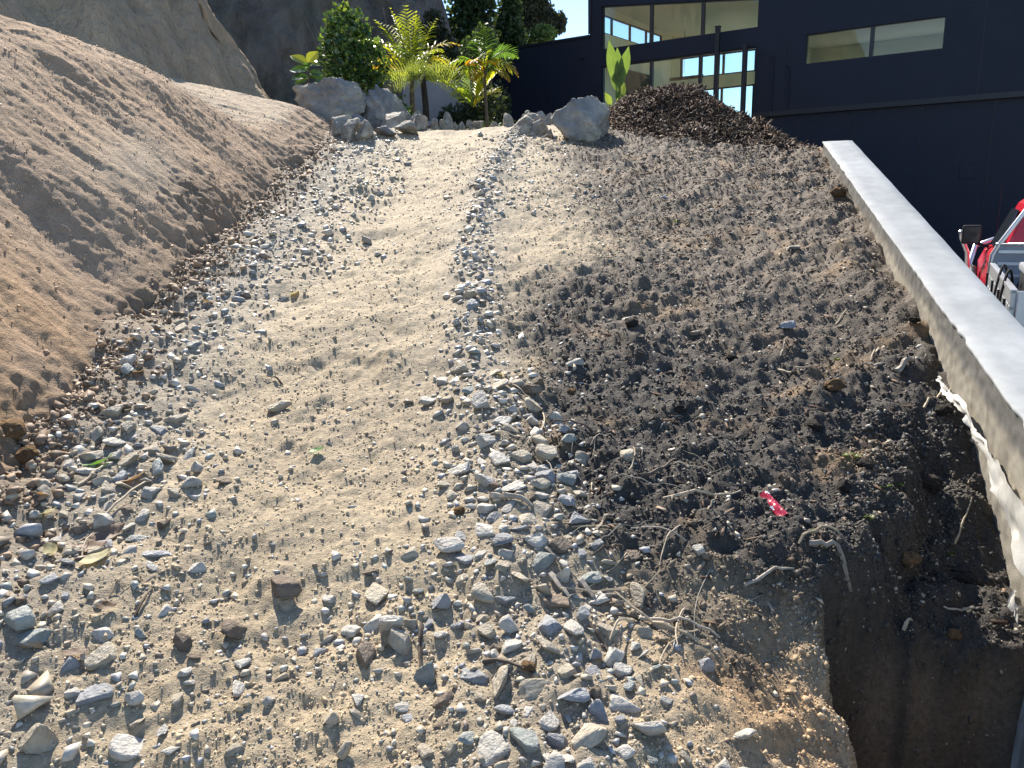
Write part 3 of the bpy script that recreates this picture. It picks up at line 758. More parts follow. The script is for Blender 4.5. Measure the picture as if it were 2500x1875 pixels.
    b = MB(); b.prism([(0.36, 0.128, 1.28), (W_ - 0.36, 0.128, 1.28), (W_ - 0.45, 0.195, 1.66), (0.45, 0.195, 1.66)], (0, -0.008, 0)); b.build('rear_window', gls, root)
    for s in (0, 1):
        x = 0.09 if s == 0 else W_ - 0.09; q = 1 if s == 0 else -1
        b = MB(); b.prism([(x - q * 0.0, 0.35, 1.25), (x, 1.45, 1.25), (x + q * 0.14, 1.02, 1.66), (x + q * 0.14, 0.42, 1.66)], (-q * 0.02, 0, 0.0)); b.build('side_window', gls, root)
        b = MB(); b.box((x - q * 0.085 - 0.004, 0.75, 1.08), (x - q * 0.085 + 0.004, 0.9, 1.11)); b.build('door_handle', blk, root)
        # mirror
        mx = -0.13 if s == 0 else W_ + 0.13
        b = MB(); b.box((mx - 0.10, 1.42, 1.24), (mx + 0.10, 1.52, 1.46)); mi = b.build('mirror', blk, root, bevel=0.025)
        b = MB(); b.box((mx - 0.085, 1.412, 1.26), (mx + 0.085, 1.418, 1.44)); b.build('mirror_glass', gls, mi)
        b = MB(); b.tube([(mx + q * 0.05, 1.48, 1.25), (mx + q * 0.20, 1.5, 1.2)], 0.018, 6); b.build('mirror_arm', blk, mi)
        # flares
        fx = 0.0 if s == 0 else W_
        pts = [(fx - q * 0.05, 2.2 + 0.44 * math.cos(a), 0.42 + 0.46 * math.sin(a)) for a in np.linspace(-0.1, math.pi + 0.1, 13)]
        b = MB(); b.tube(pts, [0.055] * 13, 7); b.build('wheel_flare', blk, root, smooth=True)
        b = MB(); b.box((fx - 0.1 + (0.06 if s == 0 else -0.06), -L_ - 0.06, 0.72), (fx + 0.1 + (0.06 if s == 0 else -0.06), -L_ - 0.04, 0.8)); b.build('tail_light', lens, root)
        for wy in (2.2, -1.25):
            wx = 0.12 if s == 0 else W_ - 0.12
            V, F = [], []; n = 28
            pr = [(-0.12, 0.20), (-0.12, 0.34), (-0.09, 0.375), (0.09, 0.375), (0.12, 0.34), (0.12, 0.20)]
            for k in range(n):
                a = 2 * math.pi * k / n
                for (dx, rr) in pr: V.append((wx + dx, wy + rr * math.cos(a), 0.375 + rr * math.sin(a)))
            for k in range(n):
                for j in range(len(pr) - 1): F.append((k * 6 + j, k * 6 + j + 1, ((k + 1) % n) * 6 + j + 1, ((k + 1) % n) * 6 + j))
            b = MB(); b.faces(V, F); wh = b.build('wheel', rub, root, smooth=True)
            b = MB(); b.tube([(wx - 0.10, wy, 0.375), (wx + 0.10, wy, 0.375)], 0.205, 20); b.build('rim', alu, wh)
    # bull bar, aerial
    b = MB(); b.tube([(-0.06, 2.25, 0.62), (-0.10, 2.6, 0.72), (-0.06, 2.95, 0.85), (-0.0, 3.02, 1.12), (0.2, 3.05, 1.2), (W_ - 0.2, 3.05, 1.2), (W_, 3.02, 1.12), (W_ + 0.06, 2.95, 0.85), (W_ + 0.1, 2.6, 0.72), (W_ + 0.06, 2.25, 0.62)], 0.035, 8)
    b.build('bull_bar', tube, root, smooth=True)
    b = MB(); b.box((0.0, 2.8, 0.5), (W_, 3.0, 0.78)); b.build('bumper', blk, root, bevel=0.03)
    for x in (0.25, W_ - 0.25):
        b = MB(); b.box((x - 0.15, 2.785, 0.85), (x + 0.15, 2.82, 1.0)); b.build('headlight', gls, root, bevel=0.01)
    b = MB(); b.tube([(0.16, 1.95, 1.14), (0.15, 1.93, 1.95)], [0.006, 0.003], 5); b.build('aerial', blk, root)
    # snorkel-like curved guard beside the mirror
    b = MB(); b.tube([(-0.10, 1.9, 0.75), (-0.14, 1.85, 1.12), (-0.22, 1.7, 1.3), (-0.24, 1.55, 1.38)], 0.028, 7); b.build('side_rail', tube, root, smooth=True)
    c, s = math.cos(math.radians(-27.9)), math.sin(math.radians(-27.9))
    to = lambda x, y, z: (A[0] + c * x - s * y, A[1] + s * x + c * y, ZD + z)
    # things lying in the tray
    def boot(x, y, rz, lab):
        r_ = empty('work_boot', to(x, y, 0.885), math.radians(-27.9) + rz, lab, 'boot', 'boots in the tray')
        bm = bmesh.new(); bmesh.ops.create_uvsphere(bm, u_segments=14, v_segments=10, radius=1)
        for v in bm.verts:
            p = v.co.copy(); v.co = Vector((p.x * 0.052, p.y * 0.14, 0.055 + p.z * 0.05))
            if p.y < 0.0 and p.z > 0.1: v.co.z += 0.13 * (min(1, -p.y * 2.0)); v.co.x *= 0.95
        me = bpy.data.meshes.new('upper'); bm.to_mesh(me); bm.free(); me.materials.append(blk)
        me.polygons.foreach_set('use_smooth', np.ones(len(me.polygons), bool))
        link(bpy.data.objects.new('upper', me), r_)
        q = MB(); q.box((-0.05, -0.14, 0.0), (0.05, 0.145, 0.022)); q.build('sole', rub, r_, bevel=0.008)
    boot(0.30, -0.22, 0.3, 'black work boot nearer the tray corner'); boot(0.52, -0.26, -0.1, 'black work boot further along the headboard')
    r_ = empty('beige_sack', to(0.62, -0.62, 0.885), 0.4, 'beige bag with a dark patch lying in the truck tray', 'bag')
    bm = bmesh.new(); bmesh.ops.create_icosphere(bm, subdivisions=3, radius=1)
    for v in bm.verts:
        p = v.co.copy(); k = 1 - 0.35 * max(0, p.z); v.co = Vector((p.x * 0.16 * k, p.y * 0.12 * k, 0.13 + p.z * 0.13 + 0.01 * math.sin(p.x * 9 + p.y * 7)))
    me = bpy.data.meshes.new('sack_body'); bm.to_mesh(me); bm.free(); me.materials.append(M('beige_cloth', (0.55, 0.43, 0.25), var=0.15, vscale=20, rough=0.9))
    me.polygons.foreach_set('use_smooth', np.ones(len(me.polygons), bool)); link(bpy.data.objects.new('sack_body', me), r_)
    q = MB(); q.box((-0.02, -0.128, 0.06), (0.1, -0.112, 0.16)); q.build('patch', blk, r_, bevel=0.004)
    r_ = empty('toolbox', to(0.42, -1.9, 0.885), math.radians(-27.9), 'dark grey lidded toolbox at the tail of the tray', 'toolbox')
    q = MB(); q.box((-0.30, -0.3, 0), (0.55, 0.32, 0.33)); bx_ = q.build('case', blk, r_, bevel=0.02)
    q = MB(); q.box((-0.315, -0.315, 0.334), (0.565, 0.335, 0.40)); q.build('lid', grey, r_, bevel=0.02)
    for k, (p0, p1) in enumerate((((0.10, -1.05), (-0.07, -1.5)), ((0.10, -1.55), (-0.06, -1.95)))):
        pts = []
        for t in np.linspace(0, 1, 12):
            x = p0[0] + (p1[0] - p0[0]) * t; y = p0[1] + (p1[1] - p0[1]) * t
            z = 0.90 + 0.33 * math.sin(math.pi * min(t * 1.15, 1)) if t < 0.75 else 1.02 - (t - 0.75) * 1.2
            pts.append(to(x - 0.0, y, z))
        q = MB(); q.tube(pts, 0.011, 6)
        tag(q.build('rubber_hose', rub, smooth=True), ['black hose looping over the tray side nearer the cab', 'black hose looping over the tray side nearer the tail'][k], 'hose', 'hoses over the tray side')
ute()

# ------------------------------------------------------------------ rocks
def rock_arrays(seed, sub, nplanes=14, aspect=(1, 1, 1), noise=0.06, dmin=0.55, dmax=0.9, strata=0.0):
    bm = bmesh.new(); bmesh.ops.create_icosphere(bm, subdivisions=sub, radius=1.0)
    V = np.array([v.co[:] for v in bm.verts]); F = np.array([[v.index for v in f.verts] for f in bm.faces]); bm.free()
    rg = np.random.default_rng(seed)
    for _ in range(nplanes):
        n = rg.normal(size=3); n /= np.linalg.norm(n); d = rg.uniform(dmin, dmax)
        k = V @ n - d
        V = V - np.clip(k, 0, None)[:, None] * n * 0.97
    if noise:
        r = np.linalg.norm(V, axis=1, keepdims=True); nn = V / (r + 1e-9)
        s = fbm(V[:, 0] * 1.7 + V[:, 2] * 0.9 + seed, V[:, 1] * 1.7 - V[:, 2] * 1.1, 0.8, 5, seed % 97)
        s2 = fbm(V[:, 0] * 2.1 - V[:, 2] * 1.3, V[:, 1] * 2.1 + V[:, 2] * 1.7 + seed, 0.16, 4, seed % 89)
        s3 = np.abs(fbm(V[:, 0] * 1.3 + V[:, 1] * 0.6 + seed * 0.7, V[:, 2] * 1.6 - V[:, 1] * 0.8, 0.42, 3, seed % 83))
        V = V + nn * (noise * s + 0.6 * noise * s2 + (1.1 * noise * (s3 - 0.3) if sub >= 4 else 0))[:, None]
        if strata: V = V + nn * (strata * np.sin(V[:, 2] * 16 + 3 * s))[:, None]
    V = V * np.array(aspect)
    lo, hi = V.min(0), V.max(0)
    V = (V - (lo + hi) / 2) / (hi - lo); V[:, 2] += 0.5                # unit box, base at z=0
    return V, F
def hull_arrays(seed, npts=13):
    rg = np.random.default_rng(seed); bm = bmesh.new()
    for _ in range(npts):
        p = rg.normal(size=3); p /= np.linalg.norm(p) ** 0.85
        bm.verts.new(p)
    r = bmesh.ops.convex_hull(bm, input=bm.verts)
    bmesh.ops.delete(bm, geom=[v for v in bm.verts if not v.link_faces], context='VERTS')
    bmesh.ops.triangulate(bm, faces=bm.faces); bmesh.ops.recalc_face_normals(bm, faces=bm.faces)
    bm.verts.index_update()
    V = np.array([v.co[:] for v in bm.verts]); F = np.array([[v.index for v in f.verts] for f in bm.faces]); bm.free()
    lo, hi = V.min(0), V.max(0)
    return (V - (lo + hi) / 2) / (hi - lo), F

def place_rock(px0, px1, py0, py1, seed, mat, label, group, Y=None, depth=1.0, sub=4, name='rock', planes=10, noise=0.10, sink=0.24, lean=0.0, aspect=(1, 1, 1), dmin=0.3, dmax=0.72):
    cx = (px0 + px1) / 2
    P = aty(cx, py1, Y) if Y else gpx(cx, py1)
    if P is None: P = aty(cx, py1, 9.7)
    dist = float((np.array(P) - CAM) @ _f)
    w = (px1 - px0) / FPX * dist; h = (py1 - py0) / FPX * dist
    dpt = w * depth
    V, F = rock_arrays(seed, sub, planes, aspect, noise, dmin, dmax)
    V = V.copy(); V[:, :2] *= (1 + 0.75 * np.clip(0.55 - V[:, 2], 0, 0.5))[:, None]; V[:, 0] += lean * (V[:, 2] - 0.5)
    lo, hi = V[:, 0].min(), V[:, 0].max(); V[:, 0] = (V[:, 0] - (lo + hi) / 2) / (hi - lo)
    me = np_mesh(name, V, F, mat, None, True)
    o = link(bpy.data.objects.new(name, me))
    y = P[1] + dpt * 0.45
    g = gh(P[0], y)
    g = min(g, P[2] + 0.03) if Y is None else P[2]
    o.location = (P[0], y, min(g, gh(P[0], y)) - sink * h)
    o.scale = (w, dpt, h * (1 + sink))
    o.rotation_euler = (0, 0, random.uniform(-0.15, 0.15))
    return tag(o, label, 'rock', group)
EXTRA = [(760, 800, 292, 318, 'small grey rock under the left corner of the largest boulder'), (886, 915, 300, 322, 'small pale rock between the foremost rocks and the dark slab'), (985, 1005, 300, 320, 'little pale rock between two wedge rocks'), (1330, 1352, 318, 336, 'little tan rock at the left foot of the big right boulder'), (930, 960, 262, 290, 'grey rock resting against the second big boulder'), (1268, 1290, 300, 322, 'small pale rock beside the brownish rounded rock')]
GL, GR = 'rocks edging the left of the path', 'rocks edging the right of the path'
place_rock(708, 892, 182, 300, 101, MT['boulder'], 'largest grey boulder against the clay cliff, below the glossy shrub', GL, Y=9.75, depth=0.7, sub=5, name='boulder', planes=9, noise=0.13, dmin=0.35, dmax=0.7, lean=-0.15)
place_rock(866, 1002, 198, 306, 118, MT['boulder'], 'second big grey boulder with sunlit top, right of the largest one', GL, Y=9.95, depth=0.8, sub=5, name='boulder', planes=9, noise=0.12, dmin=0.35, dmax=0.7, lean=-0.3)
place_rock(797, 862, 286, 334, 103, MT['rock'], 'peaked tan rock at the left foot of the largest boulder', GL, depth=0.9)
place_rock(824, 880, 293, 343, 104, MT['rock'], 'leaning tan rock tucked behind the foremost one', GL, depth=0.7, lean=0.3)
place_rock(851, 911, 300, 347, 105, MT['rock'], 'foremost wedge-shaped tan rock on the left of the path', GL, depth=0.7)
place_rock(856, 925, 274, 328, 106, MT['slate'], 'dark grey slab leaning between the two big boulders', GL, depth=0.6, lean=-0.5, Y=9.35)
place_rock(921, 990, 272, 318, 107, MT['rock'], 'rounded tan rock in front of the second big boulder', GL, depth=0.7, Y=9.4, lean=-0.3)
place_rock(909, 967, 314, 340, 108, MT['slate'], 'low flat dark rock lying in shade beside the path', GL, depth=0.8)
place_rock(961, 1020, 300, 333, 109, MT['rock'], 'low pale wedge rock touching the sandy path', GL, depth=0.8, lean=-0.2)
place_rock(996, 1044, 282, 319, 110, MT['rock'], 'pale triangular rock below the tree fern', GL, depth=0.8)
place_rock(997, 1044, 256, 296, 111, MT['rock'], 'upright pale rock left of the tree fern trunk', GL, Y=9.9, depth=0.8)
place_rock(1024, 1060, 290, 312, 112, MT['rock'], 'small pale rock in front of the tree fern trunk', GL, depth=0.9)
place_rock(1051, 1072, 276, 304, 113, MT['rock'], 'narrow pointed rock right of the tree fern trunk', GL, depth=0.9)
place_rock(1070, 1092, 280, 306, 114, MT['rock'], 'squarish pale rock in the row along the path', GL, depth=0.9)
place_rock(1076, 1106, 260, 300, 115, MT['rock'], 'taller grey rock standing behind the row along the path', GL, Y=9.95, depth=0.9)
place_rock(1100, 1120, 280, 300, 116, MT['rock'], 'thin upright slab rock left of the palm base', GL, depth=0.7)
place_rock(1119, 1139, 279, 299, 117, MT['rock'], 'second thin slab rock left of the palm base', GL, depth=0.7)
place_rock(1136, 1154, 274, 297, 119, MT['rock'], 'pointed grey rock just before the palm base', GL, depth=0.9)
place_rock(1152, 1182, 278, 296, 120, MT['rock'], 'low rounded rock at the palm trunk', GL, depth=0.9)
place_rock(1186, 1218, 280, 296, 121, MT['rock'], 'low pale rock right of the palm trunk', GL, depth=0.9)
place_rock(1227, 1257, 276, 307, 122, MT['rock'], 'half-hidden pale rock at the left of the right-hand rock group', GR, Y=9.5, depth=0.9)
place_rock(1243, 1307, 284, 327, 123, MT['rock'], 'brownish rounded rock in front of the right-hand rock group', GR, depth=0.9)
place_rock(1257, 1305, 260, 290, 124, MT['rock'], 'flat-topped rock at the back of the right-hand rock group', GR, Y=9.7, depth=0.9)
place_rock(1301, 1333, 262, 290, 125, MT['rock'], 'pointed pale rock at the back, left of the big right boulder', GR, Y=9.7, depth=0.9)
place_rock(1283, 1331, 274, 305, 126, MT['rock'], 'sloping pale rock in the middle of the right-hand group', GR, Y=9.3, depth=0.9, lean=-0.3)
place_rock(1326, 1352, 270, 296, 127, MT['rock'], 'pale rock behind the left end of the big right boulder', GR, Y=9.5, depth=0.9)
place_rock(1295, 1347, 290, 330, 128, MT['rock'], 'tan rock with a shaded side touching the big right boulder', GR, depth=0.8)
place_rock(1340, 1500, 240, 346, 135, MT['boulder'], 'big grey boulder on the right of the path before the mulch heap', GR, depth=0.75, sub=5, name='boulder', planes=9, noise=0.12, dmin=0.35, dmax=0.7, lean=0.15)

for k, (a_, b_, c_, d_, lab) in enumerate(EXTRA):
    place_rock(a_, b_, c_, d_, 150 + k, MT['rock'], lab, GL if a_ < 1200 else GR, depth=0.9, Y=9.75 if k == 4 else None)

# ------------------------------------------------------------------ generic scatter into one mesh
def rot_mats(n, rg, tilt=None):
    """random rotations; tilt limits lean from flat"""
    a = rg.uniform(0, 2 * np.pi, n)
    if tilt is None:
        q = rg.normal(size=(n, 4)); q /= np.linalg.norm(q, axis=1, keepdims=True)
        w, x, y, z = q.T
        return np.stack([np.stack([1 - 2 * (y * y + z * z), 2 * (x * y - z * w), 2 * (x * z + y * w)], 1),
                         np.stack([2 * (x * y + z * w), 1 - 2 * (x * x + z * z), 2 * (y * z - x * w)], 1),
                         np.stack([2 * (x * z - y * w), 2 * (y * z + x * w), 1 - 2 * (x * x + y * y)], 1)], 1)
    ca, sa = np.cos(a), np.sin(a)
    Rz = np.zeros((n, 3, 3)); Rz[:, 0, 0] = ca; Rz[:, 0, 1] = -sa; Rz[:, 1, 0] = sa; Rz[:, 1, 1] = ca; Rz[:, 2, 2] = 1
    t = rg.normal(0, tilt, n); ct, st = np.cos(t), np.sin(t)
    Rx = np.zeros((n, 3, 3)); Rx[:, 0, 0] = 1; Rx[:, 1, 1] = ct; Rx[:, 1, 2] = -st; Rx[:, 2, 1] = st; Rx[:, 2, 2] = ct
    t = rg.normal(0, tilt, n); ct, st = np.cos(t), np.sin(t)
    Ry = np.zeros((n, 3, 3)); Ry[:, 1, 1] = 1; Ry[:, 0, 0] = ct; Ry[:, 0, 2] = st; Ry[:, 2, 0] = -st; Ry[:, 2, 2] = ct
    return Rx @ Ry @ Rz
def scatter(name, protos, pos, size, col, mat, rg, tilt=None, smooth=False, parent=None):
    """pos (n,3), size (n,3), col (n,3): copies of prototypes joined in one mesh"""
    n = len(pos); pick = rg.integers(0, len(protos), n); R = rot_mats(n, rg, tilt)
    VV, FF, CC, off = [], [], [], 0
    for k, (V, F) in enumerate(protos):
        w = np.nonzero(pick == k)[0]
        if len(w) == 0: continue
        P = np.einsum('nij,vj,nj->nvi' if False else 'nij,nvj->nvi', R[w], V[None] * size[w][:, None, :]) + pos[w][:, None, :]
        VV.append(P.reshape(-1, 3)); CC.append(np.repeat(col[w], len(V), 0))
        FF.append((F[None] + (np.arange(len(w)) * len(V))[:, None, None] + off).reshape(-1, F.shape[1])); off += len(w) * len(V)
    me = np_mesh(name, np.concatenate(VV), np.concatenate(FF), mat, np.concatenate(CC), smooth)
    return link(bpy.data.objects.new(name, me), parent)

# ------------------------------------------------------------------ gravel
HULLS = [hull_arrays(500 + k, 8 + k % 4) for k in range(14)]
FINE = [rock_arrays(600 + k, 3, 8 + k % 4, (1, 1, 1), 0.05, 0.22, 0.72) for k in range(14)]
FINE_ME = []
for k, (V, F) in enumerate(FINE):
    V = V.copy(); V[:, 2] -= 0.5
    FINE_ME.append(np_mesh('stone_shape', V, F, ST['pale'], None, False))
OCT = []
for k in range(10):
    rg = np.random.default_rng(700 + k)
    V = np.array([(1, 0, 0), (-1, 0, 0), (0, 1, 0), (0, -1, 0), (0, 0, 1), (0, 0, -1)], float) * 0.5
    V = V * rg.uniform(0.65, 1.2, (6, 1)) + rg.normal(0, 0.1, (6, 3))
    OCT.append((V, np.array([(0, 2, 4), (2, 1, 4), (1, 3, 4), (3, 0, 4), (2, 0, 5), (1, 2, 5), (3, 1, 5), (0, 3, 5)])))

HERO = [  # surveyed single stones: px, py of the foot, length px, height px, colour, label, proto
    (690, 1488, 100, 52, 'brown', 'dark brown wedge-shaped stone casting a shadow on the sandy path', 3),
    (675, 1010, 62, 34, 'tan', 'flat pale tan stone with grey back, alone on the sandy path left of centre', 5),
    (1095, 1365, 75, 42, 'pale', 'long pale stone with a grey flank at the left edge of the central windrow', 1),
    (1075, 1500, 55, 52, 'blue', 'blue-white pointed stone left of the windrow', 7),
    (975, 1600, 60, 72, 'tan', 'brown-tan upright triangular stone with shadow in the foreground', 9),
    (955, 1560, 62, 60, 'pale', 'pale flat triangular stone leaning behind a tan one', 4),
    (1035, 1670, 56, 70, 'green', 'flat dark greenish slab with a twig across it', 2),
    (1590, 1822, 92, 62, 'pale', 'large rough grey stone on the lip of the trench in the foreground', 6),
    (1525, 1655, 52, 42, 'pale', 'white-topped stone at the right edge of the windrow', 8),
    (1375, 1435, 34, 62, 'pale', 'tall narrow pale stone standing on the right of the windrow', 10),
    (1245, 1550, 52, 48, 'pale', 'pale lumpy stone in the middle of the foreground windrow', 11),
    (80, 1860, 80, 85, 'tan', 'long tan stone lying in the bottom left corner', 12),
    (60, 1600, 85, 42, 'green', 'long greenish stone among the left-hand gravel', 13),
    (35, 1555, 80, 55, 'green', 'broad greenish-grey stone at the left picture edge', 0),
    (840, 1870, 42, 55, 'tan', 'pale yellow block-shaped stone at the bottom edge', 5),
    (805, 1785, 44, 42, 'tan', 'rounded tan stone on the sand, lower left of centre', 7),
    (325, 1735, 46, 42, 'pale', 'pale rounded stone on the sand at lower left', 1),
    (440, 1590, 48, 48, 'brown', 'brown angular stone on the sand at lower left', 9),
    (1300, 970, 48, 32, 'brown', 'orange-brown clay lump at the top of the gravel spill', 3),
    (895, 598, 26, 25, 'tan', 'pointed tan stone standing alone on the upper sandy path', 9),
    (1925, 810, 42, 22, 'blue', 'pale bluish wedge stone alone on the dark soil', 2),
    (1700, 820, 30, 18, 'tan', 'small tan stone alone in the middle of the dark soil', 6),
    (1625, 485, 22, 16, 'blue', 'rounded grey stone on the upper dark soil', 11),
    (1940, 615, 34, 16, 'pale', 'flat white stone on the upper dark soil near the wall', 4),
    (1045, 935 + 60, 45, 25, 'pale', 'pale flat stone at the left edge of the gravel spill', 8),
]
taken = []; LAND = []
def short(lab):
    for w in (' casting', ' with', ', ', ' on the', ' at the', ' in the', ' among', ' leaning', ' standing', ' lying', ' alone', ' left of', ' near'):
        lab = lab.split(w)[0]
    return lab
for (px, py, lp, hp_, colr, lab, pk) in HERO:
    P = gpx(px, py); d = float((P - CAM) @ _f)
    L = lp / FPX * d; H = hp_ / FPX * d * 0.85
    o = link(bpy.data.objects.new('stone', FINE_ME[pk]))
    o.scale = (L, L * 0.75, H); o.rotation_euler = (0, 0, random.uniform(-0.4, 0.4))
    o.location = (P[0], P[1] + L * 0.3, gh(P[0], P[1] + L * 0.3) + H * 0.36)
    o.material_slots[0].link = 'OBJECT'; o.material_slots[0].material = ST[colr]
    tag(o, lab, 'stone', 'single stones on the track'); taken.append((P[0], P[1] + L * 0.3, L * 0.5)); LAND.append((P[0], P[1], short(lab)))

def sample_gravel(n, rg):
    out = []
    def add(x, y, s): out.append(np.stack([x, y, s], 1))
    ls = lambda k, med, sg: np.exp(rg.normal(math.log(med), sg, k))
    lg = lambda k, a, b: a * (b / a) ** rg.uniform(0, 1, k)
    k = int(n * 0.24); y = lg(k, 1.1, 9.0); add(row_c(y) + rg.normal(0, 0.085, k) * (0.75 + 0.9 * sstep(3.5, 1.5, y)), y, ls(k, 0.024, 0.48))
    k = int(n * 0.15); y = rg.uniform(1.15, 3.2, k); add(row_c(y) + 0.08 + rg.normal(0, 0.12, k), y, ls(k, 0.025, 0.55))
    k = int(n * 0.22); y = lg(k, 1.3, 9.2); add(row_l(y) + rg.normal(0.0, 0.14, k), y, ls(k, 0.023, 0.5))
    k = int(n * 0.06); y = rg.uniform(1.5, 2.7, k); add(rg.normal(-1.3, 0.16, k), y, ls(k, 0.03, 0.55))
    k = int(n * 0.10); y = lg(k, 1.1, 8.8); add(rg.uniform(-1.6, 0.2, k), y, ls(k, 0.012, 0.5))
    k = int(n * 0.09); y = rg.uniform(1.1, 2.1, k); add(rg.uniform(-1.2, 0.4, k), y, ls(k, 0.016, 0.6))
    k = int(n * 0.03); y = lg(k, 1.6, 8.8); add(rg.uniform(0.1, 2.4, k), y, ls(k, 0.018, 0.45))
    # stones spilling right at the top of the track
    k = int(n * 0.05); y = rg.uniform(5.6, 8.9, k); add(rg.normal(0.25, 0.32, k), y, ls(k, 0.024, 0.4))
    k = int(n * 0.06); y = rg.uniform(4.5, 8.8, k); add(rg.normal(-1.2, 0.2, k), y, ls(k, 0.027, 0.45))
    S = np.concatenate(out)
    # clusters and gaps
    keepm = rg.uniform(size=len(S)) < np.clip(0.72 + 0.9 * fbm(S[:, 0], S[:, 1], 0.3, 3, 35), 0.1, 1)
    return S[keepm]
grg = np.random.default_rng(21)
S = sample_gravel(18500, grg)
S[:, 2] = S[:, 2].clip(0.007, 0.085)
S = S[(S[:, 0] > base_x(S[:, 1]) - 0.03) & (S[:, 0] < wall_x(S[:, 1]) - 0.04) & (trench(S[:, 0], S[:, 1]) < 0.1)]
S = S[np.argsort(-S[:, 2])]
cell = {}; keep = []
def free(x, y, r):
    i, j = int(x / 0.05), int(y / 0.05)
    for a in (i - 1, i, i + 1):
        for b in (j - 1, j, j + 1):
            for (u, v, q) in cell.get((a, b), ()):
                if (u - x) ** 2 + (v - y) ** 2 < (0.40 * (q + r)) ** 2: return False
    return True
for (x, y, r) in taken: cell.setdefault((int(x / 0.05), int(y / 0.05)), []).append((x, y, 2 * r))
for k, (x, y, s) in enumerate(S):
    if free(x, y, s):
        cell.setdefault((int(x / 0.05), int(y / 0.05)), []).append((x, y, s)); keep.append(k)
S = S[keep]
sz = ground(S[:, 0], S[:, 1])
cls = grg.choice(['pale', 'blue', 'tan', 'green', 'brown'], len(S), p=[0.40, 0.14, 0.32, 0.08, 0.06])
app = S[:, 2] / S[:, 1] * (np.abs(S[:, 0] / S[:, 1]) < 0.66) * (S[:, 1] > 1.28)
order = np.argsort(-app); top = order[:300]; rest = order[300:]
CN = dict(pale='pale grey', blue='blue-grey', tan='tan', green='greenish-grey', brown='brown')
pend = []
for k in top:
    x, y, s = S[k]; c = cls[k]
    o = link(bpy.data.objects.new('gravel_stone', FINE_ME[int(grg.integers(0, 14))]))
    asp = (1.0, grg.uniform(0.5, 0.95), grg.uniform(0.3, 0.7))
    o.scale = (s * asp[0], s * asp[1], s * asp[2])
    o.rotation_euler = (grg.normal(0, 0.25), grg.normal(0, 0.25), grg.uniform(0, 6.28))
    o.location = (x, y, sz[k] + s * asp[2] * grg.uniform(-0.05, 0.3))
    o.material_slots[0].link = 'OBJECT'; o.material_slots[0].material = ST[c]
    big = 'large' if s > 0.055 else ('middling' if s > 0.038 else 'small')
    pend.append((o, x, y, f'{big} {CN[c]} stone'))
def landmark_labels(pend, cat, group):
    """name each loose piece by its look and by the surveyed stone it lies next to"""
    byl = {}
    for (o, x, y, what) in pend:
        h = min(LAND, key=lambda q: (q[0] - x) ** 2 + (q[1] - y) ** 2)
        dx, dy = x - h[0], y - h[1]
        rel = ('left of' if dx < 0 else 'right of') if abs(dx) > abs(dy) else ('beyond' if dy > 0 else 'in front of')
        byl.setdefault(f'{what} {rel} the {h[2]}', []).append((math.hypot(dx, dy), o))
    ordn = ['', 'second ', 'third ', 'fourth ', 'fifth ', 'sixth ', 'seventh ', 'eighth ', 'ninth ', 'tenth ', 'eleventh ', 'twelfth ', 'thirteenth ', 'fourteenth ', 'fifteenth ', 'sixteenth ', 'seventeenth ', 'eighteenth ', 'nineteenth ', 'twentieth ']
    for lab, lst in byl.items():
        lst.sort(key=lambda q: q[0])
        for i, (d, o) in enumerate(lst):
            pre = ordn[min(i, 19)] if i or len(lst) == 1 else 'nearest '
            tag(o, pre + lab, cat, group)
landmark_labels(pend, 'stone', 'loose gravel stones')
rx = S[rest]
a = np.stack([np.ones(len(rx)), grg.uniform(0.5, 0.95, len(rx)), grg.uniform(0.3, 0.7, len(rx))], 1) * rx[:, 2:3]
colr = np.array([SCOL[c] for c in cls[rest]]) * grg.uniform(0.75, 1.25, (len(rx), 1))
g_o = scatter('gravel', HULLS, np.stack([rx[:, 0], rx[:, 1], sz[rest] + a[:, 2] * grg.uniform(-0.12, 0.25, len(rx))], 1), a, colr, MT['gravel'], grg, 0.3)
tag(g_o, 'loose grey crushed gravel strewn in rows along the track', 'gravel', kind='stuff')

# fine grit and crumbs of soil
def crumbs():
    rg = np.random.default_rng(33); n = 165000
    y = 1.05 * (8.5 / 1.05) ** rg.uniform(0, 1, n); x = rg.uniform(-0.75, 0.75, n) * (y + 0.35)
    ok = (x > base_x(y) - 0.3) & (x < wall_x(y) - 0.02); x, y = x[ok], y[ok]
    D = dark_mask(x, y)
    keepm = rg.uniform(size=len(x)) < np.clip(0.45 + 0.55 * D + 0.5 * fbm(x, y, 0.25, 3, 34), 0.12, 1)
    x, y, D = x[keepm], y[keepm], D[keepm]
    ye = rg.uniform(1.3, 2.8, 16000); xe = trench_edge(ye) + rg.normal(0.05, 0.11, 16000); x = np.r_[x, xe]; y = np.r_[y, ye]; D = np.r_[D, dark_mask(xe, ye)]
    s = np.exp(rg.normal(math.log(0.0060), 0.55, len(x))) * (0.75 + 0.13 * y) * (1 + 0.3 * D)
    s = s.clip(0.003, 0.032)
    c = ground_col(x, y) * rg.uniform(0.85, 1.4, (len(x), 1))
    g = rg.uniform(size=len(x)) < 0.16 * (1 - 0.6 * D)
    c[g] = np.array([0.43, 0.375, 0.29]) * rg.uniform(0.6, 1.2, (g.sum(), 1))
    a = np.stack([s, s * rg.uniform(0.6, 1, len(s)), s * rg.uniform(0.5, 0.9, len(s))], 1)
    o = scatter('soil_crumbs', OCT, np.stack([x, y, ground(x, y) + s * 0.05], 1), a, c, MT['crumb'], rg)
    tag(o, 'fine grit and crumbs of earth over the track', 'soil', kind='stuff')
crumbs()

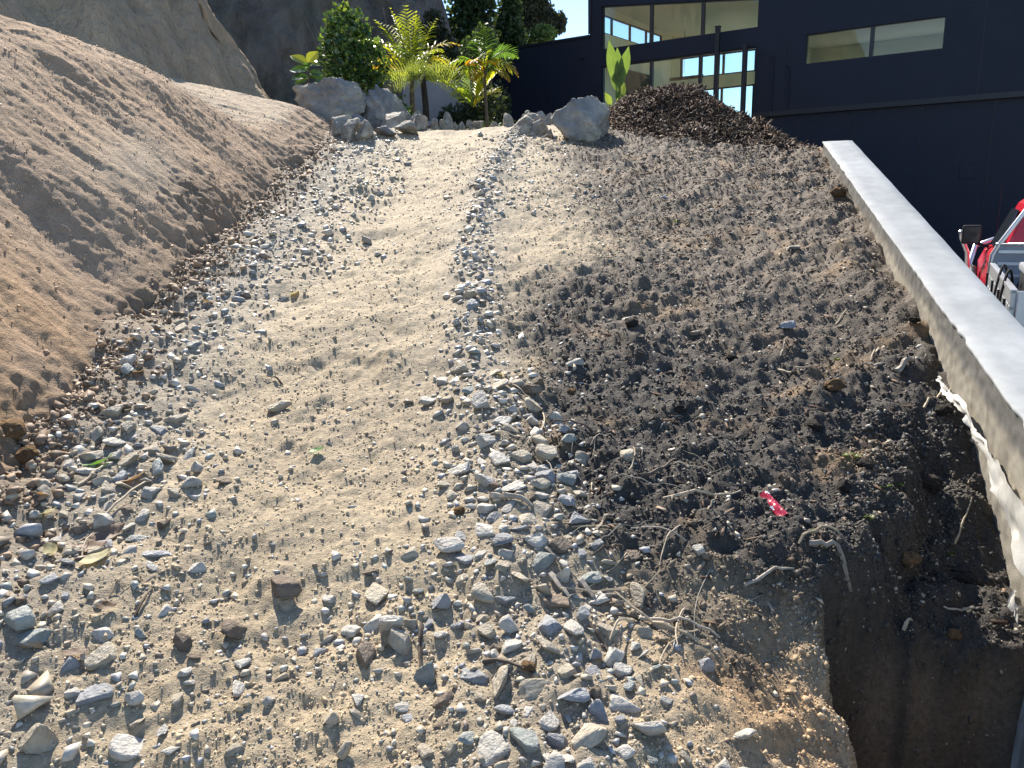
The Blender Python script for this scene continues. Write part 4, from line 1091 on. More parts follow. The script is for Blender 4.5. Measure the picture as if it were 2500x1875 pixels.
def bank_crumbs():
    rg = np.random.default_rng(36); n = 20000
    k = rg.choice(len(bV), n); P = bV[k] + rg.normal(0, 0.004, (n, 3))
    ok = (P[:, 1] > 2.0) & (P[:, 2] > plane(P[:, 1]) - 0.02) & (P[:, 0] > -3.4) & (rg.uniform(size=n) < np.clip(0.55 + 0.9 * fbm(P[:, 1], P[:, 2], 0.3, 3, 37), 0.1, 1))
    P = P[ok]; n = len(P)
    s_ = np.exp(rg.normal(math.log(0.009), 0.45, n)).clip(0.004, 0.026)
    a = np.stack([s_, s_ * rg.uniform(0.6, 1, n), s_ * rg.uniform(0.6, 1, n)], 1)
    o = scatter('bank_crumbs', OCT, P, a, bC[k][ok] * rg.uniform(0.8, 1.3, (n, 1)), MT['crumb'], rg)
    tag(o, 'crumbs of earth clinging to the cut bank', 'soil', kind='stuff')
bank_crumbs()
def bank_spill():
    rg = np.random.default_rng(38); n = 5200
    y = 1.7 * (8.6 / 1.7) ** rg.uniform(0, 1, n); x = base_x(y) + np.abs(rg.normal(0, 0.14, n)) - 0.06
    k = rg.uniform(size=n) < np.clip(0.55 + 1.1 * fbm(x, y, 0.35, 3, 39), 0.05, 1); x, y = x[k], y[k]; n = len(x)
    s_ = np.exp(rg.normal(math.log(0.016), 0.5, n)).clip(0.006, 0.06)
    a = np.stack([s_, s_ * rg.uniform(0.6, 1, n), s_ * rg.uniform(0.5, 0.9, n)], 1)
    col = np.array([0.26, 0.18, 0.115]) * rg.uniform(0.5, 1.35, (n, 1))
    z = ground(x, y); hb = plane(y) + bank_point(y, base_x(y) - x)
    o = scatter('bank_spill', HULLS, np.stack([x, y, np.maximum(z, hb) + s_ * 0.15], 1), a, col, MT['crumb'], rg)
    tag(o, 'brown crumbs spilled along the toe of the bank', 'soil', kind='stuff')
bank_spill()

# ------------------------------------------------------------------ mulch heap
_mp = np.array([aty(*q) for q in ((1470, 275, 9.6), (1500, 258, 9.6), (1560, 228, 9.5), (1640, 216, 9.3), (1700, 211, 9.2), (1740, 238, 9.0), (1800, 283, 8.75), (1850, 299, 8.45), (1900, 338, 8.1), (1965, 388, 7.65))])
def heap_z(x, y):
    yc = np.interp(x, _mp[:, 0], _mp[:, 1]); zt = np.interp(x, _mp[:, 0], _mp[:, 2])
    g0 = ground(x, yc, False)
    w = np.where(y < yc, 1.15, 0.9)
    f = np.exp(-(((y - yc) / w) ** 2) * 2.2)
    ends = sstep(_mp[0, 0] - 0.15, _mp[0, 0] + 0.25, x) * sstep(_mp[-1, 0] + 0.25, _mp[-1, 0] - 0.15, x)
    h = np.clip(zt - g0, 0.0, None) * f * ends + 0.05 * fbm(x, y, 0.35, 4, 91) * ends * f
    return ground(x, y, False) - 0.05 + h + 0.05 * f * ends, h
CHIP = []
for k in range(8):
    rg = np.random.default_rng(800 + k); V = np.array([(a, b, c) for a in (-.5, .5) for b in (-.5, .5) for c in (-.5, .5)], float)
    V[:, 1] *= np.where(V[:, 0] > 0, rg.uniform(0.4, 1), 1); V += rg.normal(0, 0.08, V.shape)
    CHIP.append((V, np.array([(0, 1, 3, 2), (4, 6, 7, 5), (0, 4, 5, 1), (2, 3, 7, 6), (0, 2, 6, 4), (1, 5, 7, 3)])))
MCOL = np.array([(0.065, 0.038, 0.024), (0.105, 0.064, 0.040), (0.042, 0.027, 0.02), (0.18, 0.12, 0.08), (0.30, 0.23, 0.165)])
def mulch_heap():
    c = _mp[4]
    root = empty('mulch_heap', (c[0], c[1], gh(c[0], c[1])), label='heap of dark brown bark mulch between the right boulder and the wall', cat='mulch')
    X = np.linspace(_mp[0, 0] - 0.1, _mp[-1, 0] + 0.2, 130); Y = np.linspace(7.0, 10.8, 130)
    gx, gy = np.meshgrid(X, Y, indexing='ij'); z, h = heap_z(gx.ravel(), gy.ravel())
    V = np.stack([gx.ravel(), gy.ravel(), z], 1) - np.array(root.location)
    i = np.arange(gx.size).reshape(gx.shape)
    F = np.stack([i[:-1, :-1].ravel(), i[1:, :-1].ravel(), i[1:, 1:].ravel(), i[:-1, 1:].ravel()], 1)
    link(bpy.data.objects.new('mound', np_mesh('mound', V, F, MT['mulchbody'], None, True)), root)
    rg = np.random.default_rng(92); n = 16000
    x = rg.uniform(X[0], X[-1], n); y = rg.uniform(7.0, 10.4, n); z, h = heap_z(x, y)
    k = (h > 0.03 * rg.uniform(0, 2, n)); x, y, z = x[k], y[k], z[k]; n = len(x)
    L = np.exp(rg.normal(math.log(0.055), 0.45, n)).clip(0.02, 0.16)
    a = np.stack([L, np.minimum(L * 0.35, 0.022) * rg.uniform(0.5, 1.2, n), np.full(n, 0.006)], 1)
    col = MCOL[rg.choice(5, n, p=[0.34, 0.28, 0.2, 0.13, 0.05])] * rg.uniform(0.7, 1.3, (n, 1))
    o = scatter('bark_chips', CHIP, np.stack([x, y, z + 0.012], 1) - np.array(root.location), a, col, MT['mulch'], rg, 0.6, parent=root)
    o['kind'] = 'stuff'
mulch_heap()
def strewn():
    rg = np.random.default_rng(93); n = 9000
    y = rg.uniform(4.4, 8.9, n); x = rg.uniform(0.5, 3.0, n)
    k = (x < wall_x(y) - 0.03) & (rg.uniform(size=n) < dark_mask(x, y) * np.clip(0.25 + 0.14 * (y - 4.6) + 0.3 * (x - 1.3) + 0.5 * fbm(x, y, 0.4, 3, 94), 0.03, 1)); x, y = x[k], y[k]
    # bits of straw and bark nearer the camera too
    y2 = rg.uniform(1.5, 4.4, 2600); x2 = rg.uniform(0.05, 2.0, 2600); k = (x2 < wall_x(y2) - 0.03) & (rg.uniform(size=2600) < 0.26 * dark_mask(x2, y2)); x = np.r_[x, x2[k]]; y = np.r_[y, y2[k]]
    n = len(x)
    L = np.exp(rg.normal(math.log(0.021), 0.5, n)).clip(0.008, 0.08)
    a = np.stack([L, np.minimum(L * 0.3, 0.011) * rg.uniform(0.4, 1.2, n), np.full(n, 0.004)], 1)
    col = MCOL[rg.choice(5, n, p=[0.22, 0.25, 0.13, 0.25, 0.15])] * rg.uniform(0.8, 1.3, (n, 1))
    o = scatter('strewn_bark', CHIP, np.stack([x, y, ground(x, y) + 0.006], 1), a, col, MT['mulch'], rg, 0.3)
    tag(o, 'bark chips and fibres strewn over the dark soil', 'bark', kind='stuff')
strewn()

# ------------------------------------------------------------------ plants
def leafmat(name, transl=0.5, rough=0.35, spec=0.5):
    return M(name, attr=True, var=0.15, vscale=12, rough=rough, spec=spec, transl=transl)
LM = leafmat('leaf_glossy', 0.32, 0.28, 0.6); PM = leafmat('leaf_palm', 0.6, 0.4, 0.45); FM = leafmat('leaf_fern', 0.45, 0.6, 0.3); TM = leafmat('leaf_tree', 0.3, 0.5, 0.3)
BARK = M('palm_bark', (0.13, 0.10, 0.075), var=0.4, vscale=12, rough=0.9, bump=0.8, bscale=25, bdist=0.03, stretch=((1, 1, 5), (0, 0, 0)))
FERNBARK = M('fern_bark', (0.035, 0.028, 0.022), var=0.4, vscale=20, rough=0.95, bump=1, bscale=40, bdist=0.03)
WOOD = M('shrub_wood', (0.12, 0.09, 0.06), var=0.3, vscale=20, rough=0.9)
def blade(mb, base, d, L, w, col, up=Vector((0, 0, 1)), droop=0.3, fold=0.25, segs=4, shape=0.45, tipcol=None):
    d = Vector(d).normalized(); base = Vector(base)
    side = d.cross(up)
    side = side.normalized() if side.length > 1e-4 else Vector((1, 0, 0))
    V = []; C = []
    p = base.copy(); dd = d.copy()
    for i in range(segs + 1):
        t = i / segs
        ww = w * (math.sin(math.pi * min(1, (t + 0.03) ** (math.log(0.5) / math.log(shape)))) ** 0.8 if 0 < t < 1 else 0.06)
        nrm = side.cross(dd).normalized()
        V += [p - side * ww * 0.5 + nrm * ww * fold * 0.5, p.copy(), p + side * ww * 0.5 + nrm * ww * fold * 0.5]
        c = col if tipcol is None else tuple(col[k] + (tipcol[k] - col[k]) * t for k in range(3))
        C += [c] * 3
        dd = (dd + Vector((0, 0, -droop / segs))).normalized(); p = p + dd * (L / segs)
    F = []
    for i in range(segs):
        a = i * 3
        F += [(a, a + 1, a + 4, a + 3), (a + 1, a + 2, a + 5, a + 4)]
    j = len(mb.v); mb.v += [tuple(v) for v in V]; mb.f += [tuple(j + k for k in q) for q in F]; mb.c += C
def frond(root, base, az, el, L, n, leafL, leafW, droop, col, tip, mat, rnd, leafdroop=0.5, vee=0.35, name='frond', pet=0.18, fern=False, roll=0.0):
    mb = MB(); p = Vector(base); d = Vector((math.sin(az) * math.cos(el), math.cos(az) * math.cos(el), math.sin(el)))
    pts = [p.copy()]; m_ = 26; dirs = [d.copy()]
    for i in range(m_):
        d = (d + Vector((0, 0, -droop / m_ * (0.5 + 1.2 * i / m_)))).normalized(); p = p + d * (L / m_); pts.append(p.copy()); dirs.append(d.copy())
    stem = (col[0] * 1.1, col[1] * 0.95, col[2])
    j0 = len(mb.v)
    mb.tube(pts, [0.011 * (1 - 0.85 * i / m_) * (L / 0.8) for i in range(m_ + 1)], 5, col=stem)
    for k in range(n):
        t = pet + (1 - pet) * (k + 0.5) / n
        f = t * m_; i = min(int(f), m_ - 1); q = pts[i].lerp(pts[i + 1], f - i); dd = dirs[i]
        side = dd.cross(Vector((0, 0, 1))); side = side.normalized() if side.length > 1e-3 else Vector((1, 0, 0))
        nr = side.cross(dd).normalized()
        side, nr = side * math.cos(roll) + nr * math.sin(roll), nr * math.cos(roll) - side * math.sin(roll)
        env = (math.sin(math.pi * min(1, 0.12 + 0.95 * (t - pet) / (1 - pet)) ** 0.75) ** 0.6) if not fern else math.sin(math.pi * (0.08 + 0.92 * (t - pet) / (1 - pet)) ** 0.8) ** 0.8
        for s in (-1, 1):
            ll = leafL * max(0.15, env) * rnd.uniform(0.88, 1.1)
            ld = (side * s + dd * (0.75 if not fern else 0.35) + nr * vee * rnd.uniform(0.6, 1.4)).normalized()
            mixc = rnd.random() ** 2 * 0.5 + 0.6 * t ** 3
            c = tuple(col[z] + (tip[z] - col[z]) * min(1, mixc) for z in range(3)); sc = rnd.uniform(0.8, 1.2); c = tuple(v * sc for v in c)
            if not fern:
                blade(mb, q, ld, ll, leafW, c, droop=leafdroop * rnd.uniform(0.6, 1.3), segs=3, fold=0.3)
            else:
                # pinna with small toothed pinnules
                np_ = 9; pd = ld.copy(); pp = q.copy()
                for z in range(np_):
                    u = (z + 0.5) / np_
                    pl = leafW * (1 - u * 0.85)
                    for s2 in (-1, 1):
                        sd = dd * s2
                        a0 = pp; a1 = pp + pd * (ll / np_ * 0.85); b_ = pp + sd * pl + pd * (ll / np_ * 0.75)
                        mb.poly([a0, a1, b_], c)
                    pp = pp + pd * (ll / np_); pd = (pd + Vector((0, 0, -0.06 * leafdroop))).normalized()
    return mb.build(name, mat, root)
def gbase(px, py, Y):
    P = aty(px, py, Y); return Vector((P[0], P[1], gh(P[0], P[1])))
Rn = random.Random(5)

def palm(px, Y, crown_py, label, fr, tr=0.035, trunk=True, base_px=None, name='palm', lean=0.0):
    b0 = gbase(base_px or px, 280, Y); top = Vector(aty(px, crown_py, Y))
    root = empty(name, tuple(b0), 0, label, 'palm', 'garden palms')
    t = top - b0
    if trunk:
        mb = MB(); mb.tube([Vector((0, 0, -0.05)), t * 0.3 + Vector((0.01, 0, 0)), t * 0.7, t], [tr * 1.3, tr, tr * 0.9, tr * 0.8], 9); mb.build('trunk', BARK, root, smooth=True)
    for (az, el, L, drp, col, tip, ll, ld) in fr:
        frond(root, t, math.radians(az), math.radians(el), L, 17, ll, 0.030, drp, col, tip, PM, Rn, leafdroop=ld, roll=Rn.uniform(-0.5, 0.5))
    return root
GY = (0.17, 0.23, 0.035); GG = (0.09, 0.17, 0.03); YO = (0.46, 0.28, 0.03); YG = (0.28, 0.31, 0.03); DG = (0.05, 0.11, 0.035); BR = (0.30, 0.15, 0.05)
# az: 0 = away from camera, 90 = right, 180 = towards the camera
palm(1005, 11.6, 195, 'bushy yellow-green palm behind the tree fern', [
    (-15, 84, 1.0, 0.4, GY, YG, 0.28, 0.4), (25, 80, 0.95, 0.5, GY, YG, 0.28, 0.4), (60, 72, 0.95, 0.9, GY, YG, 0.26, 0.6), (85, 64, 0.9, 1.7, GY, YO, 0.26, 0.9), (100, 56, 0.8, 2.2, YG, YO, 0.24, 1.0), (75, 45, 0.7, 1.6, GY, YG, 0.24, 0.8),
    (-70, 70, 1.0, 1.0, GY, YG, 0.28, 0.6), (-90, 62, 1.0, 1.5, YG, YG, 0.27, 0.8), (-100, 50, 0.95, 1.7, YG, YO, 0.26, 0.9), (-115, 40, 0.8, 1.6, YO, YO, 0.24, 0.9), (-60, 38, 0.9, 1.3, GY, YG, 0.26, 0.8), (160, 74, 0.85, 1.0, GY, YG, 0.26, 0.5),
    (-140, 76, 0.95, 0.8, GY, YG, 0.27, 0.5), (180, 55, 0.7, 1.6, GG, GY, 0.24, 0.8), (-165, 84, 0.95, 0.35, GY, YG, 0.26, 0.4), (-85, 22, 0.85, 0.9, GG, GY, 0.24, 0.7), (130, 20, 0.5, 1.2, GG, GY, 0.2, 0.7), (-35, 60, 0.95, 1.2, GY, YG, 0.26, 0.6), (40, 60, 0.85, 1.4, GY, YG, 0.25, 0.7), (-110, 15, 0.7, 0.8, GG, GY, 0.22, 0.6)], tr=0.04)
palm(1182, 10.9, 175, 'slender palm with yellowing lower fronds in front of the black wing wall', [
    (10, 80, 0.6, 0.9, DG, GG, 0.2, 0.5), (70, 62, 0.62, 2.1, DG, GG, 0.2, 0.8), (95, 42, 0.55, 2.3, GG, BR, 0.18, 1.0), (-30, 70, 0.55, 1.2, DG, GG, 0.2, 0.6), (-80, 52, 0.55, 1.9, GG, GY, 0.18, 0.9),
    (-105, 30, 0.62, 2.2, GG, YG, 0.17, 1.0), (-140, 55, 0.4, 2.3, YO, YO, 0.15, 1.0), (150, 50, 0.4, 2.0, YG, YO, 0.16, 0.9), (170, 62, 0.4, 1.8, GG, YG, 0.16, 0.8), (120, 15, 0.45, 1.6, GG, BR, 0.15, 1.0), (-150, 10, 0.35, 1.6, YG, BR, 0.15, 1.0)], tr=0.022, base_px=1187)
palm(1155, 11.2, 262, 'low stemless palm with bright backlit fan of leaflets beside the slender trunk', [
    (60, 72, 0.75, 0.5, YG, YG, 0.26, 0.2), (85, 60, 0.62, 0.6, YG, YG, 0.24, 0.2), (-60, 62, 0.72, 0.7, GG, YG, 0.22, 0.3), (-85, 50, 0.68, 0.8, GG, YG, 0.2, 0.3), (-20, 78, 0.62, 0.4, GG, YG, 0.22, 0.2), (120, 40, 0.5, 0.9, YG, YG, 0.2, 0.3), (-130, 45, 0.4, 0.9, GG, YG, 0.18, 0.4)], trunk=False, name='low_palm')
# tree fern
b0 = gbase(1040, 285, 10.6); top = Vector(aty(1032, 188, 10.6)) - b0
fern = empty('tree_fern', tuple(b0), 0, 'tree fern with thin black trunk and flat lacy fronds', 'tree fern')
mb = MB(); mb.tube([(0, 0, -0.05), top * 0.5 + Vector((0.012, 0, 0)), top], [0.045, 0.04, 0.035], 10); mb.build('trunk', FERNBARK, fern, smooth=True)
FG = (0.20, 0.26, 0.08); FT = (0.27, 0.31, 0.10)
for (az, el, L, dr) in ((80, 35, 0.62, 1.4), (105, 20, 0.6, 1.7), (125, 5, 0.55, 1.3), (-80, 32, 0.55, 1.3), (-100, 12, 0.55, 1.5), (-130, 8, 0.5, 1.4), (-150, 40, 0.45, 1.6), (150, 35, 0.45, 1.6), (15, 70, 0.4, 0.8), (-40, 50, 0.45, 1.2), (50, 48, 0.5, 1.3), (180, 10, 0.4, 1.5), (-165, -10, 0.45, 1.0)):
    frond(fern, top, math.radians(az), math.radians(el), L, 15, 0.17, 0.014, dr, FG, FT, FM, Rn, leafdroop=0.6, vee=0.05, pet=0.1, fern=True, roll=(0.75 if 0 < az < 180 else -0.75) + Rn.uniform(-0.25, 0.25))
# big-leaf strelitzia behind the boulder
b0 = gbase(1512, 262, 10.6)
strel = empty('bird_of_paradise_plant', tuple(b0), 0, 'upright plant with tall paddle leaves behind the right boulder', 'plant')
SG = (0.105, 0.17, 0.06); SL = (0.15, 0.21, 0.06)
for (px, py, py0, px0, w, c) in ((1488, 100, 205, 1502, 0.15, SG), (1507, 118, 205, 1508, 0.14, SG), (1533, 115, 200, 1512, 0.15, SG), (1515, 150, 215, 1510, 0.16, SG), (1498, 165, 225, 1508, 0.12, SG), (1524, 200, 245, 1515, 0.09, SL), (1478, 226, 258, 1492, 0.09, SL), (1520, 230, 262, 1512, 0.12, SG)):
    a_ = Vector(aty(px0, py0, 10.6 + Rn.uniform(-0.06, 0.06))) - b0; t_ = Vector(aty(px, py, 10.6 + Rn.uniform(-0.12, 0.12))) - b0
    mb = MB(); d = t_ - a_
    blade(mb, a_, d, d.length * 1.02, w, c, up=Vector((Rn.uniform(-0.4, 0.4), -1, 0.1)), droop=0.12, fold=0.3, segs=9, shape=0.5)
    mb.tube([Vector((Rn.uniform(-0.02, 0.02), 0, -0.03)), a_ * 0.5 + Vector((0, 0.0, 0.0)), a_], [0.012, 0.011, 0.008], 6, col=c)
    mb.build('paddle_leaf', FM, strel)
# young plant with large oval leaves on top of the left boulder
b0 = Vector(aty(752, 192, 10.25)); b0.z -= 0.03
mag = empty('large_leaf_plant', (b0.x, b0.y, gh(b0.x, b0.y)), 0, 'small plant with big bright oval leaves above the largest boulder', 'plant')
z0 = b0.z - mag.location.z
mb = MB(); tp = Vector((0.03, 0, z0 + 0.22)); mb.tube([(0, 0, -0.05), (0.005, 0, z0), tp], [0.014, 0.012, 0.007], 6); mb.build('stem', WOOD, mag, smooth=True)
for (az, el, h, L, w, c) in ((-75, 38, 0.19, 0.26, 0.11, YG), (75, 55, 0.2, 0.2, 0.13, YG), (-85, 15, 0.12, 0.24, 0.11, (0.07, 0.15, 0.04)), (-95, 5, 0.05, 0.22, 0.1, (0.05, 0.11, 0.035)), (100, 0, 0.1, 0.18, 0.1, (0.05, 0.1, 0.035)), (-110, -12, 0.04, 0.2, 0.1, (0.11, 0.2, 0.04)), (85, -10, 0.06, 0.2, 0.1, (0.04, 0.09, 0.03)), (-60, 5, 0.16, 0.3, 0.08, (0.04, 0.09, 0.03)), (170, 30, 0.15, 0.14, 0.09, (0.06, 0.13, 0.04)), (20, 40, 0.17, 0.2, 0.1, (0.08, 0.16, 0.04)), (60, 10, 0.2, 0.16, 0.08, (0.16, 0.22, 0.04))):
    mb = MB(); a, e_ = math.radians(az), math.radians(el)
    blade(mb, (0.012, 0, z0 + h), (math.sin(a) * math.cos(e_), math.cos(a) * math.cos(e_), math.sin(e_)), L, w * 1.25, c, up=Vector((0.1, -0.75, 0.65)), droop=0.35, fold=0.22, segs=6, shape=0.55)
    mb.build('leaf', LM, mag)

def leaf_cloud(rg, blobs, n, L, cols, orient=None):
    """n folded leaf faces through ellipsoid blobs, denser to the outside; returns V,F,C (quads)"""
    w = np.array([b[3] * b[4] * b[5] for b in blobs]) ** 0.66; pick = rg.choice(len(blobs), n, p=w / w.sum())
    B = np.array(blobs)[pick]
    d = rg.normal(size=(n, 3)); d /= np.linalg.norm(d, axis=1, keepdims=True)
    r = rg.uniform(0.25, 1.0, n) ** 0.5 * (1 + 0.12 * rg.normal(size=n))
    P = B[:, :3] + d * r[:, None] * B[:, 3:6]
    a = d * 0.6 + rg.normal(size=(n, 3)) * 0.6
    if orient is not None: a = a + np.array(orient)
    a /= np.linalg.norm(a, axis=1, keepdims=True)
    b = np.cross(a, rg.normal(size=(n, 3))); b /= np.linalg.norm(b, axis=1, keepdims=True)
    l = L * rg.uniform(0.6, 1.3, n)[:, None]; wd = l * 0.36
    nn = np.cross(a, b)
    V = np.stack([P, P + a * l * 0.5 + b * wd + nn * l * 0.08, P + a * l, P + a * l * 0.5 - b * wd + nn * l * 0.08], 1)
    C = np.array(cols)[rg.integers(0, len(cols), n)] * rg.uniform(0.7, 1.35, (n, 1))
    return V.reshape(-1, 3), np.arange(n * 4).reshape(n, 4), np.repeat(C, 4, 0)
def bush(name, base, blobs, n, L, cols, label, cat, group=None, mat=None, trunks=(), seed=1, wood=None, orient=None):
    """base world point; blobs relative to it; trunks: list of (pts, radii)"""
    root = empty(name, tuple(base), 0, label, cat, group); rg = np.random.default_rng(seed)
    V, F, C = leaf_cloud(rg, blobs, n, L, cols, orient)
    link(bpy.data.objects.new('crown', np_mesh('crown', V, F, mat or LM, C, False)), root)['kind'] = 'stuff'
    for (pts, rad) in trunks:
        mb = MB(); mb.tube(pts, rad, 7); mb.build('trunk' if cat == 'tree' else 'stem', wood or WOOD, root, smooth=True)
    return root
# glossy shrub
P = aty(850, 205, 11.0); b0 = Vector((P[0], P[1], gh(P[0], P[1]))); u_ = 11.0 / FPX * 1.03
ctr = lambda px, py: Vector(aty(px, py, 11.0)) - b0
bl = []
for (px, py, rx_, rz_) in ((850, 150, 52, 50), (830, 95, 38, 45), (870, 110, 40, 42), (835, 60, 30, 28), (868, 60, 26, 22), (900, 160, 40, 45), (812, 130, 28, 40), (850, 195, 58, 40), (905, 200, 35, 28), (828, 32, 9, 14), (845, 25, 8, 14), (872, 36, 9, 12), (806, 78, 8, 16), (890, 80, 10, 14), (800, 100, 9, 10), (920, 120, 12, 16), (935, 165, 14, 14)):
    c = ctr(px, py); bl.append((c.x, c.y + Rn.uniform(-0.1, 0.1), c.z, rx_ * u_, rx_ * u_ * 0.9, rz_ * u_))
bush('glossy_shrub', b0, bl, 3000, 0.072, [(0.05, 0.10, 0.035), (0.035, 0.08, 0.03), (0.08, 0.14, 0.04), (0.13, 0.19, 0.05)], 'dense glossy green shrub behind the boulders', 'shrub', seed=3,
     trunks=[([(0.03 * k, 0, -0.05), (0.06 * k, 0.02, 0.4), (0.10 * k, 0.02 * k, 0.8)], [0.015, 0.012, 0.006]) for k in (-2, -1, 0, 1, 2)], orient=(0, 0, 0.4))
P = aty(945, 210, 11.3); b0 = Vector((P[0], P[1], gh(P[0], P[1])))
bush('lower_shrub', b0, [(0.0, 0, 0.25, 0.3, 0.25, 0.28), (-0.2, 0.1, 0.4, 0.2, 0.2, 0.2), (0.15, -0.1, 0.15, 0.25, 0.2, 0.2)], 1500, 0.05, [(0.06, 0.12, 0.04), (0.09, 0.16, 0.05), (0.04, 0.09, 0.03)], 'low green shrub between the glossy shrub and the palms', 'shrub', seed=4)
P = aty(1235, 275, 11.6); b0 = Vector((P[0], P[1], gh(P[0], P[1])))
bush('ground_cover', b0, [(-0.25, 0, 0.03, 0.25, 0.2, 0.1), (0.05, 0.05, 0.02, 0.28, 0.2, 0.1), (0.3, 0, 0.0, 0.2, 0.2, 0.08)], 1500, 0.045, [(0.03, 0.06, 0.035), (0.045, 0.08, 0.04)], 'low dark green ground cover at the foot of the black wall', 'shrub', seed=6, mat=TM)
P = aty(1120, 278, 10.7); b0 = Vector((P[0], P[1], gh(P[0], P[1])))
gr = empty('grass_tuft', tuple(b0), 0, 'small bright green grass tuft left of the low palm', 'grass tuft')
mb = MB()
for k in range(26):
    a = Rn.uniform(0, 6.28); blade(mb, (Rn.uniform(-0.06, 0.06), Rn.uniform(-0.04, 0.04), 0), (math.sin(a) * 0.7, math.cos(a) * 0.7, 1), Rn.uniform(0.1, 0.2), 0.012, GY, droop=1.0, segs=3)
mb.build('blades', PM, gr)
# trees behind
TC = [(0.035, 0.06, 0.028), (0.05, 0.08, 0.035), (0.028, 0.045, 0.025), (0.065, 0.10, 0.04)]
KC = [(0.07, 0.075, 0.05), (0.05, 0.06, 0.04), (0.09, 0.09, 0.06)]
LC = [(0.11, 0.17, 0.05), (0.15, 0.20, 0.07), (0.08, 0.13, 0.045)]
def tree(px, Y, blobs, n, L, cols, label, seed, base_py=180, orient=None):
    P = aty(px, base_py, Y); b0 = Vector((P[0], P[1], 2.3)); k = Y / FPX * 1.03
    bl = []
    for (x, y, rx_, rz_) in blobs:
        c = Vector(aty(x, y, Y)) - b0; bl.append((c.x, c.y + Rn.uniform(-0.3, 0.3), c.z, rx_ * k, rx_ * k, rz_ * k))
    tops = [Vector(b[:3]) for b in bl[:4]]
    tr = [([Vector((0, 0, -0.2)), tops[0] * 0.5 + Vector((0.05, 0, 0)), tops[0]], [0.05, 0.035, 0.012])] + [([tops[0] * 0.4, tops[0] * 0.3 + t * 0.5, t], [0.025, 0.018, 0.008]) for t in tops[1:]]
    return bush('tree', b0, bl, n, L, cols, label, 'tree', 'trees behind the garden', TM, tr, seed, orient=orient)
tree(1140, 20.0, [(1140, 60, 45, 65), (1165, 20, 40, 40), (1120, 110, 40, 45), (1180, 100, 32, 45), (1150, -25, 45, 35), (1105, 150, 32, 30)], 5500, 0.12, TC, 'tall dark leafy tree left of the sky gap', 11)
tree(1185, 17.0, [(1185, 120, 30, 35), (1150, 130, 30, 30), (1215, 140, 24, 24), (1180, 90, 20, 22)], 2200, 0.07, TC + LC[:1], 'dark bush behind the slender palm', 12, 200)
tree(1242, 28.0, [(1238, 70, 30, 45), (1245, 25, 22, 35), (1232, 105, 34, 28), (1258, 95, 24, 26), (1248, -10, 16, 20)], 4200, 0.15, TC, 'dark conical tree rising in front of the blue sky', 13, 150)
tree(1300, 30.0, [(1305, 30, 30, 45), (1330, 50, 26, 36), (1290, 5, 26, 36), (1318, -20, 26, 30), (1350, 62, 18, 26), (1370, 60, 9, 24), (1280, 60, 16, 30)], 6500, 0.14, KC, 'feathery brownish tree against the sky above the wing roof', 14, 140, orient=(0, 0, 1.5))
tree(1330, 29.0, [(1325, 85, 22, 18), (1340, 78, 16, 14), (1308, 95, 20, 14), (1290, 104, 16, 10)], 2000, 0.11, LC, 'light green rounded bush top above the wing roof', 15, 125)
tree(1080, 16.5, [(1080, 120, 30, 40), (1060, 80, 24, 40), (1095, 165, 30, 30)], 2000, 0.09, [(0.03, 0.04, 0.028), (0.045, 0.055, 0.035)], 'dim shaded bush between the two palms', 16, 200)
# hanging creeper stems on the hillside
for k, (px, py, L) in enumerate(((735, 20, 1.8), (760, 60, 1.5), (1010, 40, 1.6), (1040, 60, 1.4), (1075, 30, 1.9), (1100, 70, 1.3), (940, 20, 1.5))):
    P = Vector(aty(px, py, 17.5))
    hits = [v for v in (0,)]
    pts = [P + Vector((0.10 * math.sin(3 * t + k) + 0.45 * t * (1 if k < 2 else -0.2), -0.1, -L * t)) for t in np.linspace(0, 1, 9)]
    mb = MB(); mb.tube(pts, [0.012] * 9, 5)
    tag(mb.build('creeper_stem', M('creeper', (0.16, 0.13, 0.10), var=0.2, rough=0.9) if k == 0 else bpy.data.materials['creeper'], smooth=True), ['pale creeper stem hanging just right of the cliff edge', 'second creeper stem right of the cliff edge', 'creeper stem hanging above the bushy palm', 'short creeper stem above the tree fern', 'long creeper stem right of the bushy palm', 'creeper stem beside the tall dark tree', 'creeper stem above the glossy shrub'][k], 'creeper', 'creeper stems on the hillside')
# dark understory that fills the gap left of the wing, and a low grey garden wall
for k, (px, Y, w, h, lab) in enumerate(((1175, 14.5, 0.42, 0.75, 'shaded dark bush behind the slender palm trunk'), (1120, 15.2, 0.4, 0.55, 'shaded dark bush behind the low palm'), (1206, 15.5, 0.3, 0.9, 'shaded dark bush at the left end of the black wing wall'))):
    P = aty(px, 270, Y); b0 = Vector((P[0], P[1], gh(P[0], P[1])))
    bush('dark_bush', b0, [(0, 0, h * 0.5, w, w, h * 0.55), (w * 0.4, 0.1, h * 0.8, w * 0.6, w * 0.6, h * 0.4), (-w * 0.4, -0.1, h * 0.75, w * 0.6, w * 0.6, h * 0.4)], 1600, 0.08, [(0.03, 0.045, 0.025), (0.045, 0.06, 0.03)], lab, 'shrub', 'shaded bushes', TM, seed=40 + k)
P0, P1 = aty(985, 262, 16.0), aty(1152, 250, 16.2); zt_ = aty(1070, 196, 16.0)[2]
mb = MB(); mb.box((P0[0], 16.0, 2.2), (P1[0], 16.25, zt_))
tag(mb.build('garden_wall', M('grey_render', (0.22, 0.22, 0.23), var=0.15, vscale=2, rough=0.9), bevel=0.01), 'low grey rendered garden wall behind the tree fern', 'wall')

